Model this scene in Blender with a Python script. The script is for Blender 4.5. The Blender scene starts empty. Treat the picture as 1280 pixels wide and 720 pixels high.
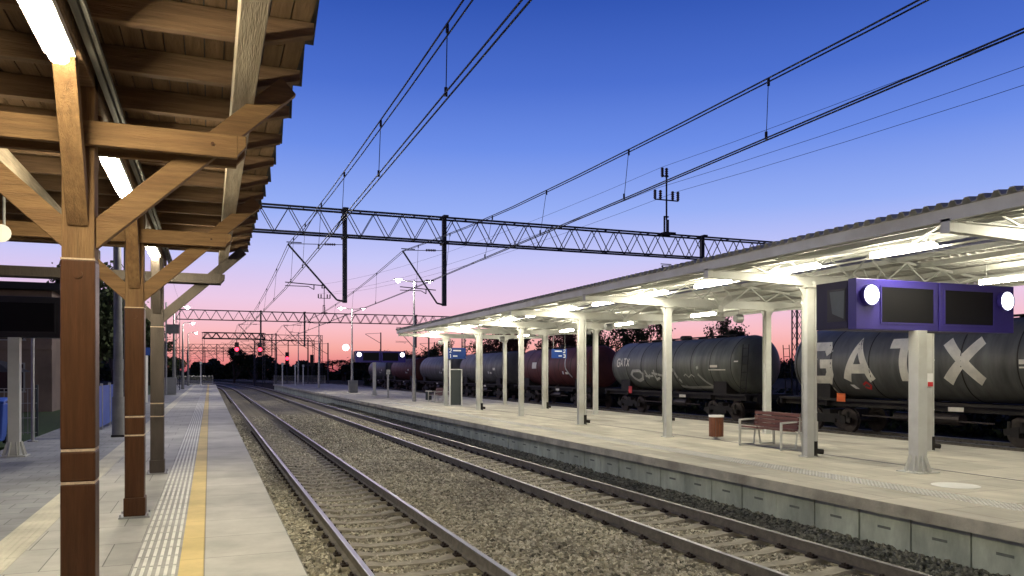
import bpy, math, random
import numpy as np
from mathutils import Vector, Matrix
random.seed(7); rng = np.random.default_rng(11)
C = bpy.context.scene.collection
SC = bpy.context.scene
R = math.radians

# ------------------------------------------------------------------ camera, world, exposure
TH = math.atan(378 / 970)
cam = bpy.data.cameras.new('camera'); camo = bpy.data.objects.new('camera', cam); C.objects.link(camo)
camo.location = (0, 0, 1.75); camo.rotation_euler = (R(90), 0, -TH)
cam.sensor_width = 36; cam.lens = 970 / 1280 * 36; cam.shift_y = 105 / 1280
cam.clip_start = .05; cam.clip_end = 3000
SC.camera = camo

def lin(c):
    return tuple((x / 255 / 12.92) if x / 255 <= .04045 else ((x / 255 + .055) / 1.055) ** 2.4 for x in c)

w = bpy.data.worlds.new('World'); SC.world = w; w.use_nodes = True
nt = w.node_tree; nt.nodes.clear()
N = nt.nodes.new; L = nt.links.new
wo = N('ShaderNodeOutputWorld'); bg = N('ShaderNodeBackground'); L(bg.outputs[0], wo.inputs[0])
tc = N('ShaderNodeTexCoord'); sep = N('ShaderNodeSeparateXYZ'); L(tc.outputs['Generated'], sep.inputs[0])
ramp = N('ShaderNodeValToRGB'); L(sep.outputs['Z'], ramp.inputs[0])
stops = [(0.0, (150, 62, 78)), (.010, (232, 132, 132)), (.03, (247, 172, 164)), (.052, (250, 190, 196)), (.09, (236, 202, 230)),
         (.14, (200, 200, 248)), (.20, (152, 176, 246)), (.276, (108, 142, 232)), (.346, (76, 112, 208)),
         (.43, (50, 86, 180)), (.62, (30, 50, 116)), (1.0, (18, 30, 74))]
el = ramp.color_ramp.elements
el[0].position = stops[0][0]; el[0].color = (*lin(stops[0][1]), 1)
el[1].position = 1.0; el[1].color = (*lin(stops[-1][1]), 1)
for p, c in stops[1:-1]:
    e = el.new(p); e.color = (*lin(c), 1)
# the dusk sky also gets a little of the physical sky, sun well below the horizon side
sky = N('ShaderNodeTexSky'); sky.sky_type = 'NISHITA'; sky.sun_disc = False
sky.sun_elevation = R(-4); sky.sun_rotation = R(12)
mulk = N('ShaderNodeVectorMath'); mulk.operation = 'SCALE'; mulk.inputs[3].default_value = .02; L(sky.outputs[0], mulk.inputs[0])
addk = N('ShaderNodeVectorMath'); addk.operation = 'ADD'; L(ramp.outputs[0], addk.inputs[0]); L(mulk.outputs[0], addk.inputs[1])
mr = N('ShaderNodeMapRange'); L(sep.outputs['Y'], mr.inputs[0]); mr.inputs[1].default_value = -.6; mr.inputs[2].default_value = .35; mr.inputs[3].default_value = .3; mr.inputs[4].default_value = 1.
dim = N('ShaderNodeVectorMath'); dim.operation = 'SCALE'; L(addk.outputs[0], dim.inputs[0]); L(mr.outputs[0], dim.inputs[3]); L(dim.outputs[0], bg.inputs[0]); bg.inputs[1].default_value = 1.0
sun = bpy.data.lights.new('afterglow_sun', 'SUN'); sun.energy = .12; sun.angle = R(25); sun.color = (1, .62, .6)
suno = bpy.data.objects.new('afterglow_sun', sun); C.objects.link(suno)
suno.rotation_euler = (R(86), 0, R(-8 + 180))
SC.view_settings.view_transform = 'Standard'; SC.view_settings.look = 'None'
SC.view_settings.exposure = 0.0; SC.view_settings.gamma = 1
SC.cycles.use_denoising = True; SC.cycles.max_bounces = 6; SC.cycles.diffuse_bounces = 3
SC.cycles.sample_clamp_indirect = 6

# ------------------------------------------------------------------ materials
def pmat(name, col, rough=.7, metal=0., var=.18, vs=2.5, bump=.15, bs=30, stretch=(1, 1, 1), spec=.4, dirt=0., dirtcol=None):
    m = bpy.data.materials.new(name); m.use_nodes = True; t = m.node_tree; b = t.nodes['Principled BSDF']
    n = t.nodes.new; l = t.links.new
    co = n('ShaderNodeTexCoord'); mp = n('ShaderNodeMapping'); mp.inputs['Scale'].default_value = stretch
    l(co.outputs['Object'], mp.inputs[0])
    a = n('ShaderNodeTexNoise'); a.inputs['Scale'].default_value = vs; a.inputs['Detail'].default_value = 8; a.inputs['Roughness'].default_value = .65
    l(mp.outputs[0], a.inputs[0])
    r = n('ShaderNodeValToRGB'); l(a.outputs[0], r.inputs[0])
    r.color_ramp.elements[0].position = .3; r.color_ramp.elements[1].position = .72
    r.color_ramp.elements[0].color = (*[c * (1 - var) for c in col], 1)
    r.color_ramp.elements[1].color = (*[min(1, c * (1 + var)) for c in col], 1)
    out = r.outputs[0]
    if dirt > 0:
        d = n('ShaderNodeTexNoise'); d.inputs['Scale'].default_value = vs * .35; d.inputs['Detail'].default_value = 6
        l(mp.outputs[0], d.inputs[0])
        dr = n('ShaderNodeValToRGB'); dr.color_ramp.elements[0].position = .48; dr.color_ramp.elements[1].position = .68
        l(d.outputs[0], dr.inputs[0])
        fm = n('ShaderNodeMath'); fm.operation = 'MULTIPLY'; fm.inputs[1].default_value = dirt; l(dr.outputs[0], fm.inputs[0])
        mx = n('ShaderNodeMix'); mx.data_type = 'RGBA'; l(fm.outputs[0], mx.inputs[0]); l(out, mx.inputs[6])
        mx.inputs[7].default_value = (*(dirtcol or [c * .4 for c in col]), 1); out = mx.outputs[2]
    l(out, b.inputs['Base Color'])
    b.inputs['Roughness'].default_value = rough; b.inputs['Metallic'].default_value = metal
    b.inputs['Specular IOR Level'].default_value = spec
    if bump:
        bn = n('ShaderNodeTexNoise'); bn.inputs['Scale'].default_value = bs; bn.inputs['Detail'].default_value = 6; l(mp.outputs[0], bn.inputs[0])
        bu = n('ShaderNodeBump'); bu.inputs['Strength'].default_value = bump; bu.inputs['Distance'].default_value = .02
        l(bn.outputs[0], bu.inputs['Height']); l(bu.outputs[0], b.inputs['Normal'])
    return m

def emit(name, col, s):
    m = bpy.data.materials.new(name); m.use_nodes = True; t = m.node_tree; b = t.nodes['Principled BSDF']
    b.inputs['Base Color'].default_value = (.8, .8, .8, 1)
    b.inputs['Emission Color'].default_value = (*col, 1); b.inputs['Emission Strength'].default_value = s
    return m

def slabs(name, col, bw, bh, var=.12, mortar=.006, off=0., mcol=None, rough=.75, shift=(0, 0), st=(1, 1, 1), dirt=.45):
    """paving slabs: joints, slab-to-slab tone, stains"""
    m = pmat(name, col, rough, 0, .18, 1.6, 0, 30, st, dirt=dirt, dirtcol=[c * .42 for c in col])
    t = m.node_tree; b = t.nodes['Principled BSDF']; n = t.nodes.new; l = t.links.new
    src = b.inputs['Base Color'].links[0].from_socket
    co = n('ShaderNodeTexCoord'); mp = n('ShaderNodeMapping'); mp.inputs['Location'].default_value = (shift[0], shift[1], 0)
    l(co.outputs['Object'], mp.inputs[0])
    br = n('ShaderNodeTexBrick'); l(mp.outputs[0], br.inputs[0]); br.offset = off; br.squash = 1
    br.inputs['Scale'].default_value = 1; br.inputs['Brick Width'].default_value = bw; br.inputs['Row Height'].default_value = bh
    br.inputs['Mortar Size'].default_value = mortar; br.inputs['Mortar Smooth'].default_value = .2
    br.inputs['Color1'].default_value = (1 - var, 1 - var, 1 - var, 1); br.inputs['Color2'].default_value = (1 + var * .3, 1 + var * .3, 1 + var * .3, 1)
    k = mcol if mcol else .3
    br.inputs['Mortar'].default_value = (k, k, k, 1)
    mx = n('ShaderNodeMix'); mx.data_type = 'RGBA'; mx.blend_type = 'MULTIPLY'; mx.inputs[0].default_value = 1
    l(src, mx.inputs[6]); l(br.outputs[0], mx.inputs[7]); l(mx.outputs[2], b.inputs['Base Color'])
    bn = n('ShaderNodeTexNoise'); bn.inputs['Scale'].default_value = 60; l(co.outputs['Object'], bn.inputs[0])
    ad = n('ShaderNodeMath'); ad.operation = 'MULTIPLY_ADD'; l(bn.outputs[0], ad.inputs[0]); ad.inputs[1].default_value = .25
    iv = n('ShaderNodeMath'); iv.operation = 'SUBTRACT'; iv.inputs[0].default_value = 1; l(br.outputs[1], iv.inputs[1]); l(iv.outputs[0], ad.inputs[2])
    bu = n('ShaderNodeBump'); bu.inputs['Strength'].default_value = .5; bu.inputs['Distance'].default_value = .006
    l(ad.outputs[0], bu.inputs['Height']); l(bu.outputs[0], b.inputs['Normal'])
    return m

def cells(name, cols, scale, rough=.85, bump=.8, dist=.04):
    """gravel: every cell its own tone"""
    m = bpy.data.materials.new(name); m.use_nodes = True; t = m.node_tree; b = t.nodes['Principled BSDF']; n = t.nodes.new; l = t.links.new
    co = n('ShaderNodeTexCoord'); v = n('ShaderNodeTexVoronoi'); v.inputs['Scale'].default_value = scale; l(co.outputs['Object'], v.inputs[0])
    sp = n('ShaderNodeSeparateColor'); l(v.outputs['Color'], sp.inputs[0])
    r = n('ShaderNodeValToRGB'); l(sp.outputs[0], r.inputs[0]); e = r.color_ramp.elements
    e[0].position = 0; e[0].color = (*cols[0], 1); e[1].position = 1; e[1].color = (*cols[-1], 1)
    for i, c in enumerate(cols[1:-1]):
        k = e.new((i + 1) / (len(cols) - 1)); k.color = (*c, 1)
    big = n('ShaderNodeTexNoise'); big.inputs['Scale'].default_value = .7; big.inputs['Detail'].default_value = 5; l(co.outputs['Object'], big.inputs[0])
    br = n('ShaderNodeValToRGB'); br.color_ramp.elements[0].position = .35; br.color_ramp.elements[1].position = .65
    br.color_ramp.elements[0].color = (.74, .72, .70, 1); br.color_ramp.elements[1].color = (1.1, 1.08, 1, 1); l(big.outputs[0], br.inputs[0])
    mx = n('ShaderNodeMix'); mx.data_type = 'RGBA'; mx.blend_type = 'MULTIPLY'; mx.inputs[0].default_value = 1
    l(r.outputs[0], mx.inputs[6]); l(br.outputs[0], mx.inputs[7]); l(mx.outputs[2], b.inputs['Base Color'])
    b.inputs['Roughness'].default_value = rough; b.inputs['Specular IOR Level'].default_value = 0.02
    if bump:
        bu = n('ShaderNodeBump'); bu.inputs['Strength'].default_value = bump; bu.inputs['Distance'].default_value = dist; bu.invert = True
        l(v.outputs['Distance'], bu.inputs['Height']); l(bu.outputs[0], b.inputs['Normal'])
    return m

M = {}
M['wood'] = pmat('stained_wood', (.19, .110, .050), .7, 0, .32, 3, .5, 14, (9, 9, .7), dirt=.55, dirtcol=(.11, .055, .025), spec=.25)
M['wood_h'] = pmat('stained_wood_beam', (.19, .110, .050), .7, 0, .32, 3, .5, 14, (.8, 9, 9), dirt=.55, dirtcol=(.11, .055, .025), spec=.25)
M['wood_dark'] = pmat('dark_brown_cladding', (.068, .029, .0125), .45, 0, .32, 4, .25, 20, (7, 7, .5), dirt=.55, dirtcol=(.06, .022, .009), spec=.2)
M['wood_grey'] = pmat('grey_brown_wood', (.07, .056, .048), .7, 0, .3, 3, .3, 18, (2, 2, .6), dirt=.3)  # grey-brown tone given to the farthest post frame
M['rafter'] = pmat('rafter_wood', (.16, .10, .06), .75, 0, .38, 3, .4, 12, (.6, 9, 9), dirt=.5, dirtcol=(.11, .065, .035), spec=.15)
M['board'] = pmat('ceiling_board_wood', (.15, .095, .055), .8, 0, .4, 3, .3, 12, (4, .4, 3), dirt=.5, dirtcol=(.07, .045, .028), spec=.1)
M['chip'] = pmat('bare_wood_edge', (.55, .42, .3), .8, 0, .3, 40, .1, 60)
M['purlin'] = pmat('pale_weathered_wood', (.34, .28, .21), .75, 0, .4, 3, .4, 14, (9, .6, 9), dirt=.45, dirtcol=(.16, .12, .085))
M['steel'] = pmat('light_grey_steel_paint', (.56, .57, .54), .45, 0, .08, 3, .05, 40, dirt=.5, dirtcol=(.33, .31, .25))
M['sheet'] = pmat('corrugated_sheet', (.5, .5, .48), .5, .1, .12, 2, .05, 30, dirt=.35, dirtcol=(.28, .27, .24))
M['galv'] = pmat('galvanised_steel', (.4, .41, .41), .42, .6, .2, 6, .1, 30, dirt=.3)
M['duct'] = pmat('dull_grey_duct', (.13, .125, .115), .7, 0, .2, 3, 0)
M['darksteel'] = pmat('dark_painted_steel', (.035, .04, .055), .6, .2, .25, 3, .1, 30)
M['rail'] = pmat('rail_side_rust', (.14, .125, .105), .8, .0, .3, 8, .2, 60, dirt=.4)
M['railtop'] = pmat('polished_rail_head', (.34, .335, .33), .42, 1, .15, 3, .03, 60, (1, .1, 1))
M['sleeper'] = pmat('sleeper_concrete', (.36, .33, .26), .85, 0, .25, 5, .4, 40, dirt=.5, dirtcol=(.13, .11, .085))
M['clip'] = pmat('rusty_fastening', (.035, .025, .02), .7, .3, .3, 20, .2, 60)
M['wall'] = pmat('precast_concrete', (.46, .51, .42), .8, 0, .35, 1.6, .3, 25, (2, 1.6, .7), dirt=.55, dirtcol=(.24, .27, .235))
M['edge'] = pmat('platform_edge_concrete', (.46, .45, .36), .8, 0, .25, 3, .3, 25, dirt=.6, dirtcol=(.17, .155, .12))
M['slab1'] = slabs('edge_slabs', (.50, .49, .45), 0.832, .98, shift=(.045, 0), mcol=.42)
M['slab2'] = slabs('platform_slabs', (.46, .455, .425), .5, .98, shift=(.15, 0), off=.5, mcol=.4)
M['slab3'] = slabs('old_paving', (.30, .31, .32), .4, .4, off=.5, mortar=.008, mcol=.55)
M['slab4'] = slabs('island_slabs', (.50, .47, .385), .8, .9, off=.5, var=.22, mortar=.007, mcol=.5, st=(1.6, .45, 1), dirt=.6)
M['tact'] = pmat('tactile_white', (.72, .72, .68), .7, 0, .1, 4, .15, 40, dirt=.35, dirtcol=(.42, .41, .37))
M['tactbase'] = slabs('tactile_base', (.36, .36, .35), .37, .4, shift=(.288, 0), mcol=.6)
M['guide'] = slabs('guidance_strip', (.60, .58, .48), .34, .5, shift=(.32, 0), mcol=.7)
M['yellow'] = slabs('yellow_line', (.66, .51, .21), .3, .98, shift=(.05, 0), var=.08, mcol=.6)
M['ballast'] = cells('ballast_bed', [(.15, .14, .115), (.35, .325, .26), (.52, .49, .40), (.25, .23, .185)], 18, bump=1, dist=.04)
M['stone'] = cells('ballast_stone', [(.12, .115, .098), (.36, .345, .29), (.70, .67, .58), (.24, .22, .18), (.48, .45, .365)], 17, bump=0)
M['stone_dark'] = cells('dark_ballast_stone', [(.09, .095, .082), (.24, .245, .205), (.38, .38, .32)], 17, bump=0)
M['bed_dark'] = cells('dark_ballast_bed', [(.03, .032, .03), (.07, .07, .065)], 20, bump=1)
M['pocket'] = pmat('pocket_painted_shade', (.16, .18, .16), .9, 0, .2, 6, .1)  # dark tone standing in for shade inside a recess
M['earth'] = cells('dark_earth', [(.018, .017, .014), (.04, .036, .028), (.028, .03, .02)], 3, bump=.5, dist=.08)
M['grass'] = pmat('grass', (.035, .07, .015), .9, 0, .4, 6, .6, 60)
M['leaf'] = pmat('tree_leaf', (.03, .045, .015), .8, 0, .5, .8, 0)
M['leaf2'] = pmat('autumn_leaf', (.07, .03, .02), .8, 0, .5, .8, 0)
M['bark'] = pmat('bark', (.06, .045, .035), .9, 0, .3, 6, .4, 20, (1, 1, .2))
M['black'] = pmat('black_plastic', (.012, .012, .014), .35, 0, .1, 3, 0)
M['screen'] = pmat('dark_screen_glass', (.008, .008, .010), .35, 0, .1, 1, 0, spec=.12)
M['purple'] = pmat('violet_blue_casing', (.04, .028, .23), .38, 0, .1, 1.5, .03, 20)
M['bluesign'] = pmat('blue_sign', (.012, .045, .22), .4, 0, .08, 2, 0)
M['bluefence'] = pmat('blue_board', (.03, .09, .42), .5, 0, .15, 2, .05, 20, dirt=.2)
M['white'] = pmat('white_paint', (.78, .78, .76), .5, 0, .05, 4, 0)
M['letter'] = pmat('cream_lettering', (.80, .77, .65), .6, 0, .12, 4, .05, 30, dirt=.4, dirtcol=(.38, .36, .3))
M['graffiti'] = pmat('silver_graffiti', (.50, .50, .44), .6, 0, .2, 5, .05, 30)
M['tank_grey'] = pmat('tank_dark_grey', (.10, .102, .096), .48, .0, .4, 1.2, .05, 12, (1, 2.6, .4), dirt=.5, dirtcol=(.035, .034, .032))
M['tank_olive'] = pmat('tank_olive_grey', (.13, .137, .115), .5, 0, .4, 1.2, .05, 12, (1, 2.6, .4), dirt=.5, dirtcol=(.045, .045, .035))
M['tank_red'] = pmat('tank_oxide_red', (.12, .035, .03), .6, 0, .4, 1.2, .05, 12, (1, 2.6, .4), dirt=.5, dirtcol=(.05, .018, .016))
M['tank_light'] = pmat('tank_light_grey', (.14, .14, .137), .5, 0, .4, 1.2, .05, 12, (1, 2.6, .4), dirt=.5, dirtcol=(.09, .085, .08))
M['under'] = pmat('black_underframe', (.02, .018, .016), .7, .2, .3, 3, .15, 20, dirt=.4, dirtcol=(.05, .035, .025))
M['wheel'] = pmat('wheel_steel', (.06, .05, .045), .5, .6, .3, 5, .1, 20)
M['orange'] = pmat('orange_plate', (.85, .16, .03), .5, 0, .05, 5, 0)
M['redpaint'] = pmat('red_paint', (.55, .04, .04), .5, 0, .05, 5, 0)
M['redslat'] = pmat('red_brown_slat', (.11, .042, .036), .5, 0, .2, 6, .08, 20, (4, .6, 4), dirt=.2)
M['binslat'] = pmat('rust_red_slat', (.17, .062, .032), .5, 0, .2, 6, .08, 20, dirt=.2)
M['concrete'] = pmat('pole_concrete', (.26, .26, .25), .8, 0, .2, 3, .2, 30, dirt=.4)
M['cabinet'] = pmat('grey_cabinet', (.3, .31, .31), .5, 0, .1, 3, .03, 20, dirt=.3)
M['infocab'] = pmat('slate_board', (.05, .062, .068), .5, 0, .1, 2, 0)
M['plaster'] = pmat('plaster_wall', (.2, .15, .12), .85, 0, .2, 1, .1, 10, dirt=.4)
M['rooftile'] = pmat('dark_roofing', (.03, .028, .03), .8, 0, .2, 4, .2, 10)
M['insul'] = pmat('brown_porcelain', (.05, .025, .02), .25, 0, .1, 5, 0)
M['tube'] = emit('fluorescent_lens', (1, .89, .62), 185)
M['tube2'] = emit('canopy_lamp_lens', (1, .92, .71), 135)
M['ledhead'] = emit('street_lamp_lens', (1, .92, .80), 1300)
M['clock'] = emit('lit_clock_face', (.92, .95, 1), 5)
M['redlight'] = emit('red_signal_lens', (1, .02, .05), 7)
M['navy'] = pmat('navy_housing', (.012, .009, .045), .5, 0, .1, 2, 0)
M['casing_dark'] = pmat('dark_casing', (.02, .02, .024), .4, 0, .1, 2, 0)
M['paper'] = pmat('poster_paper', (.12, .14, .155), .6, 0, .1, 3, 0)
def glassmat():
    m = bpy.data.materials.new('window_glass'); m.use_nodes = True; b = m.node_tree.nodes['Principled BSDF']
    b.inputs['Base Color'].default_value = (.02, .025, .03, 1); b.inputs['Roughness'].default_value = .06
    return m
M['glass'] = glassmat()
def transl():
    m = bpy.data.materials.new('dim_blue_rooflight'); m.use_nodes = True; t = m.node_tree; b = t.nodes['Principled BSDF']
    b.inputs['Base Color'].default_value = (.28, .28, .36, 1); b.inputs['Roughness'].default_value = .5  # lilac tone paints the dim, blue-lit underside of the roof
    tr = t.nodes.new('ShaderNodeBsdfTranslucent'); tr.inputs[0].default_value = (.6, .6, .68, 1)
    mx = t.nodes.new('ShaderNodeMixShader'); mx.inputs[0].default_value = .6
    t.links.new(b.outputs[0], mx.inputs[1]); t.links.new(tr.outputs[0], mx.inputs[2])
    t.links.new(mx.outputs[0], t.nodes['Material Output'].inputs[0]); return m
M['added_rooflight'] = transl()

# ------------------------------------------------------------------ mesh helpers
class MB:
    def __init__(s): s.v = []; s.f = []; s.mi = []; s.m = 0
    def add(s, vs, fs):
        n = len(s.v); s.v += [tuple(p) for p in vs]; s.f += [tuple(i + n for i in f) for f in fs]; s.mi += [s.m] * len(fs); return s
    def box(s, x0, x1, y0, y1, z0, z1):
        vs = [(x, y, z) for z in (z0, z1) for y in (y0, y1) for x in (x0, x1)]
        return s.add(vs, [(0, 2, 3, 1), (4, 5, 7, 6), (0, 1, 5, 4), (2, 6, 7, 3), (0, 4, 6, 2), (1, 3, 7, 5)])
    def beam(s, p, q, wd, ht, up=(0, 0, 1), we=None, he=None):
        p = Vector(p); q = Vector(q); d = (q - p).normalized(); u = Vector(up)
        r = d.cross(u)
        if r.length < 1e-4: r = d.cross(Vector((0, 1, 0)))
        r.normalize(); u = r.cross(d).normalized()
        we = we or wd; he = he or ht; vs = []
        for c, a, b in ((p, wd / 2, ht / 2), (q, we / 2, he / 2)):
            vs += [c + r * (-a) + u * (-b), c + r * a + u * (-b), c + r * a + u * b, c + r * (-a) + u * b]
        return s.add(vs, [(0, 1, 2, 3), (7, 6, 5, 4), (0, 4, 5, 1), (1, 5, 6, 2), (2, 6, 7, 3), (3, 7, 4, 0)])
    def tube(s, p, q, r0, r1=None, n=8, cap=True):
        p = Vector(p); q = Vector(q); r1 = r0 if r1 is None else r1
        d = (q - p).normalized(); a = d.cross(Vector((0, 0, 1)))
        if a.length < 1e-4: a = Vector((1, 0, 0))
        a.normalize(); b = d.cross(a)
        vs = []
        for c, rr in ((p, r0), (q, r1)):
            for i in range(n):
                t = 2 * math.pi * i / n; vs.append(c + a * math.cos(t) * rr + b * math.sin(t) * rr)
        fs = [(i, i + n, (i + 1) % n + n, (i + 1) % n) for i in range(n)]
        if cap: fs += [tuple(range(n)), tuple(range(2 * n - 1, n - 1, -1))]
        return s.add(vs, fs)
    def path(s, pts, r, n=5):
        pts = [Vector(p) for p in pts]; vs = []; fs = []
        for k, p in enumerate(pts):
            d = (pts[min(k + 1, len(pts) - 1)] - pts[max(k - 1, 0)]).normalized()
            a = d.cross(Vector((0, 0, 1)))
            if a.length < 1e-4: a = Vector((1, 0, 0))
            a.normalize(); b = d.cross(a)
            for i in range(n):
                t = 2 * math.pi * i / n; vs.append(p + a * math.cos(t) * r + b * math.sin(t) * r)
        for k in range(len(pts) - 1):
            for i in range(n): fs.append((k * n + i, (k + 1) * n + i, (k + 1) * n + (i + 1) % n, k * n + (i + 1) % n))
        return s.add(vs, fs)
    def sweep(s, prof, path, closed=True, caps=True):
        """prof: (x,z) list, path: (x,y,z) list along y"""
        n = len(prof); vs = []
        for (X, Y, Z) in path: vs += [(X + a, Y, Z + b) for a, b in prof]
        fs = []
        e = n if closed else n - 1
        for k in range(len(path) - 1):
            for i in range(e): fs.append((k * n + i, k * n + (i + 1) % n, (k + 1) * n + (i + 1) % n, (k + 1) * n + i))
        if closed and caps: fs += [tuple(range(n - 1, -1, -1)), tuple((len(path) - 1) * n + i for i in range(n))]
        return s.add(vs, fs)
    def lathe(s, prof, n=32, axis='y', c=(0, 0, 0), ring=False):
        """prof: (r, t)"""
        vs = []
        for r, t in prof:
            for i in range(n):
                a = 2 * math.pi * i / n
                if axis == 'y': vs.append((c[0] + r * math.cos(a), c[1] + t, c[2] + r * math.sin(a)))
                elif axis == 'x': vs.append((c[0] + t, c[1] + r * math.cos(a), c[2] + r * math.sin(a)))
                else: vs.append((c[0] + r * math.cos(a), c[1] + r * math.sin(a), c[2] + t))
        fs = [(k * n + i, k * n + (i + 1) % n, (k + 1) * n + (i + 1) % n, (k + 1) * n + i) for k in range(len(prof) - 1) for i in range(n)]
        if ring: fs += [((len(prof) - 1) * n + i, (len(prof) - 1) * n + (i + 1) % n, (i + 1) % n, i) for i in range(n)]
        else: fs += [tuple(range(n)), tuple((len(prof) - 1) * n + i for i in range(n - 1, -1, -1))]
        return s.add(vs, fs)
    def disc(s, c, r, n=20, axis='y', t=.01):
        return s.lathe([(r, -t / 2), (r, t / 2)], n, axis, c)
    def build(s, name, mat, parent=None, loc=None, bevel=0, smooth=False):
        me = bpy.data.meshes.new(name)
        root = parent
        while root is not None and root.parent is not None: root = root.parent
        o0 = Vector(root.location) if root is not None else Vector(loc or (0, 0, 0))
        me.from_pydata([tuple(Vector(v) - o0) for v in s.v], [], s.f)
        for mm in (mat if isinstance(mat, (list, tuple)) else [mat]): me.materials.append(mm)
        if isinstance(mat, (list, tuple)): me.polygons.foreach_set('material_index', s.mi)
        if smooth: me.polygons.foreach_set('use_smooth', [True] * len(s.f))
        o = bpy.data.objects.new(name, me); C.objects.link(o)
        if parent is not None: o.parent = parent
        else: o.location = o0
        if bevel:
            b = o.modifiers.new('bevel', 'BEVEL'); b.width = bevel; b.segments = 2; b.limit_method = 'ANGLE'
        if smooth and smooth != 'all':
            try: me.shade_smooth(); me.set_sharp_from_angle(angle=R(35))
            except Exception: pass
        return o

def tag(o, label=None, cat=None, group=None, kind=None):
    if label: o['label'] = label
    if cat: o['category'] = cat
    if group: o['group'] = group
    if kind: o['kind'] = kind
    return o
def thing(name, loc, label, cat, group=None):
    o = bpy.data.objects.new(name, None); o.empty_display_size = .2; C.objects.link(o); o.location = loc
    return tag(o, label, cat, group)
def kids(o): return [c for c in bpy.data.objects if c.parent == o]
def copy_tree(o, loc=None, label=None, parent=None, _ch=None):
    if _ch is None:
        _ch = {}
        for x in bpy.data.objects:
            if x.parent: _ch.setdefault(x.parent.name, []).append(x)
    c = o.copy(); C.objects.link(c)
    if parent is not None: c.parent = parent
    if loc is not None: c.location = loc
    if label: c['label'] = label
    for ch in _ch.get(o.name, []): copy_tree(ch, None, None, c, _ch)
    return c
def atpx(px, Y):
    r = (px - 640) / 970; return Y * (r * math.cos(TH) + math.sin(TH)) / (math.cos(TH) - r * math.sin(TH))
ORD = ['nearest', 'second', 'third', 'fourth', 'fifth', 'sixth', 'seventh', 'eighth', 'ninth', 'tenth', 'eleventh', 'twelfth', 'thirteenth', 'fourteenth', 'fifteenth', 'sixteenth', 'seventeenth']

# ------------------------------------------------------------------ layout constants (metres; z=0 is the platform top)
RT = -.55                      # rail top
T1, T2, T3, T4 = 2.46, 6.84, 18.25, 23.6
E1, E2, E2B = .79, 8.47, 16.6
def sh(Y): return 0 if Y < 100 else -((Y - 100) ** 2) / 1500.
YS = list(range(-20, 101, 20)) + list(range(110, 421, 10))
def path(X, z=0, y0=-20, y1=400):
    ys = sorted({y0, y1} | {y for y in YS if y0 < y < y1})
    return [(X + sh(y), y, z) for y in ys]

# ------------------------------------------------------------------ ground
b = MB(); b.box(-500, 900, -60, 1500, -1.6, -.95); tag(b.build('ground', M['earth']), 'dark earth around the tracks', kind='structure')
b = MB(); b.sweep([(-1.67, -.2), (6.3, -.2), (6.3, .16), (-1.67, .16)], path(T1, -.94, -20, 400)); b.build('ballast_bed', M['ballast'])['kind'] = 'structure'
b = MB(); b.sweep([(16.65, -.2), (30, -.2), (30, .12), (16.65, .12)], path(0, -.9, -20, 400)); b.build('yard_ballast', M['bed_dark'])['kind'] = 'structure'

# platform 1
def sheet(name, x0, x1, y0, y1, z, mat, t=.03):
    b = MB(); b.box(x0, x1, y0, y1, z - t, z); o = b.build(name, mat); o['kind'] = 'structure'; return o
PY0, PY1 = -6, 116
sheet('platform_base', -4.35, E1 - .16, PY0, PY1, -.031, M['edge'], .95)
sheet('edge_paving', -.045, E1, PY0, PY1, 0, M['slab1'], .12)
sheet('safety_line', -.256, -.047, PY0, PY1, .001, M['yellow'])
sheet('tactile_paving', -.65, -.258, PY0, PY1, 0, M['tactbase'])
sheet('platform_paving', -1.68, -.652, PY0, PY1, -.001, M['slab2'])
sheet('guidance_paving', -2.02, -1.682, PY0, PY1, 0, M['guide'])
sheet('footpath', -4.35, -2.022, PY0, PY1, -.002, M['slab3'])
b = MB()
y = 3.
while y < 60:
    for k in range(6):
        x = -.615 + k * .064; b.box(x - .014, x + .014, y, y + .35, 0, .007)
    y += .39
b.build('tactile_ribs', M['tact'])['kind'] = 'structure'
b = MB()
for k in range(5):
    x = -1.98 + k * .065; b.box(x - .012, x + .012, 4, 60, 0, .005)
b.build('guidance_ribs', M['guide'])['kind'] = 'structure'
# island platform
b = MB(); b.box(E2, E2B, -6, 116, -.16, 0); b.build('island_platform', [M['slab4']])['kind'] = 'structure'
b = MB(); b.box(E2 - .012, E2 + .0, -6, 116, -.165, -.003); b.build('platform_edge_strip', M['edge'])['kind'] = 'structure'
b = MB(); b.box(E2 + .6, E2B - .3, -6, 116, -1.0, -.165); b.build('island_core', M['edge'])['kind'] = 'structure'
# slot drain and studs, manhole
b = MB(); b.box(12.14, 12.20, -6, 116, -.02, .003); o = b.build('slot_drain', M['black']); o['kind'] = 'structure'
b = MB(); b.lathe([(.018, 0), (.014, .006)], 6, 'z', (0, 0, 0)) if False else None
y = 5.5
while y < 45:
    for k in range(7):
        x = 9.5 + k * .07; b.box(x - .02, x + .02, y - .016, y + .016, 0, .007)
    y += .075
tag(b.build('tactile_studs', M['tact']), kind='structure')
b = MB(); b.lathe([(.34, .001), (.34, .006)], 28, 'z', (10.7, 8.65, 0)); o = b.build('manhole_cover', M['tact'], loc=(10.7, 8.65, 0)); tag(o, 'pale round manhole cover set in the island platform', 'manhole cover')

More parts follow.
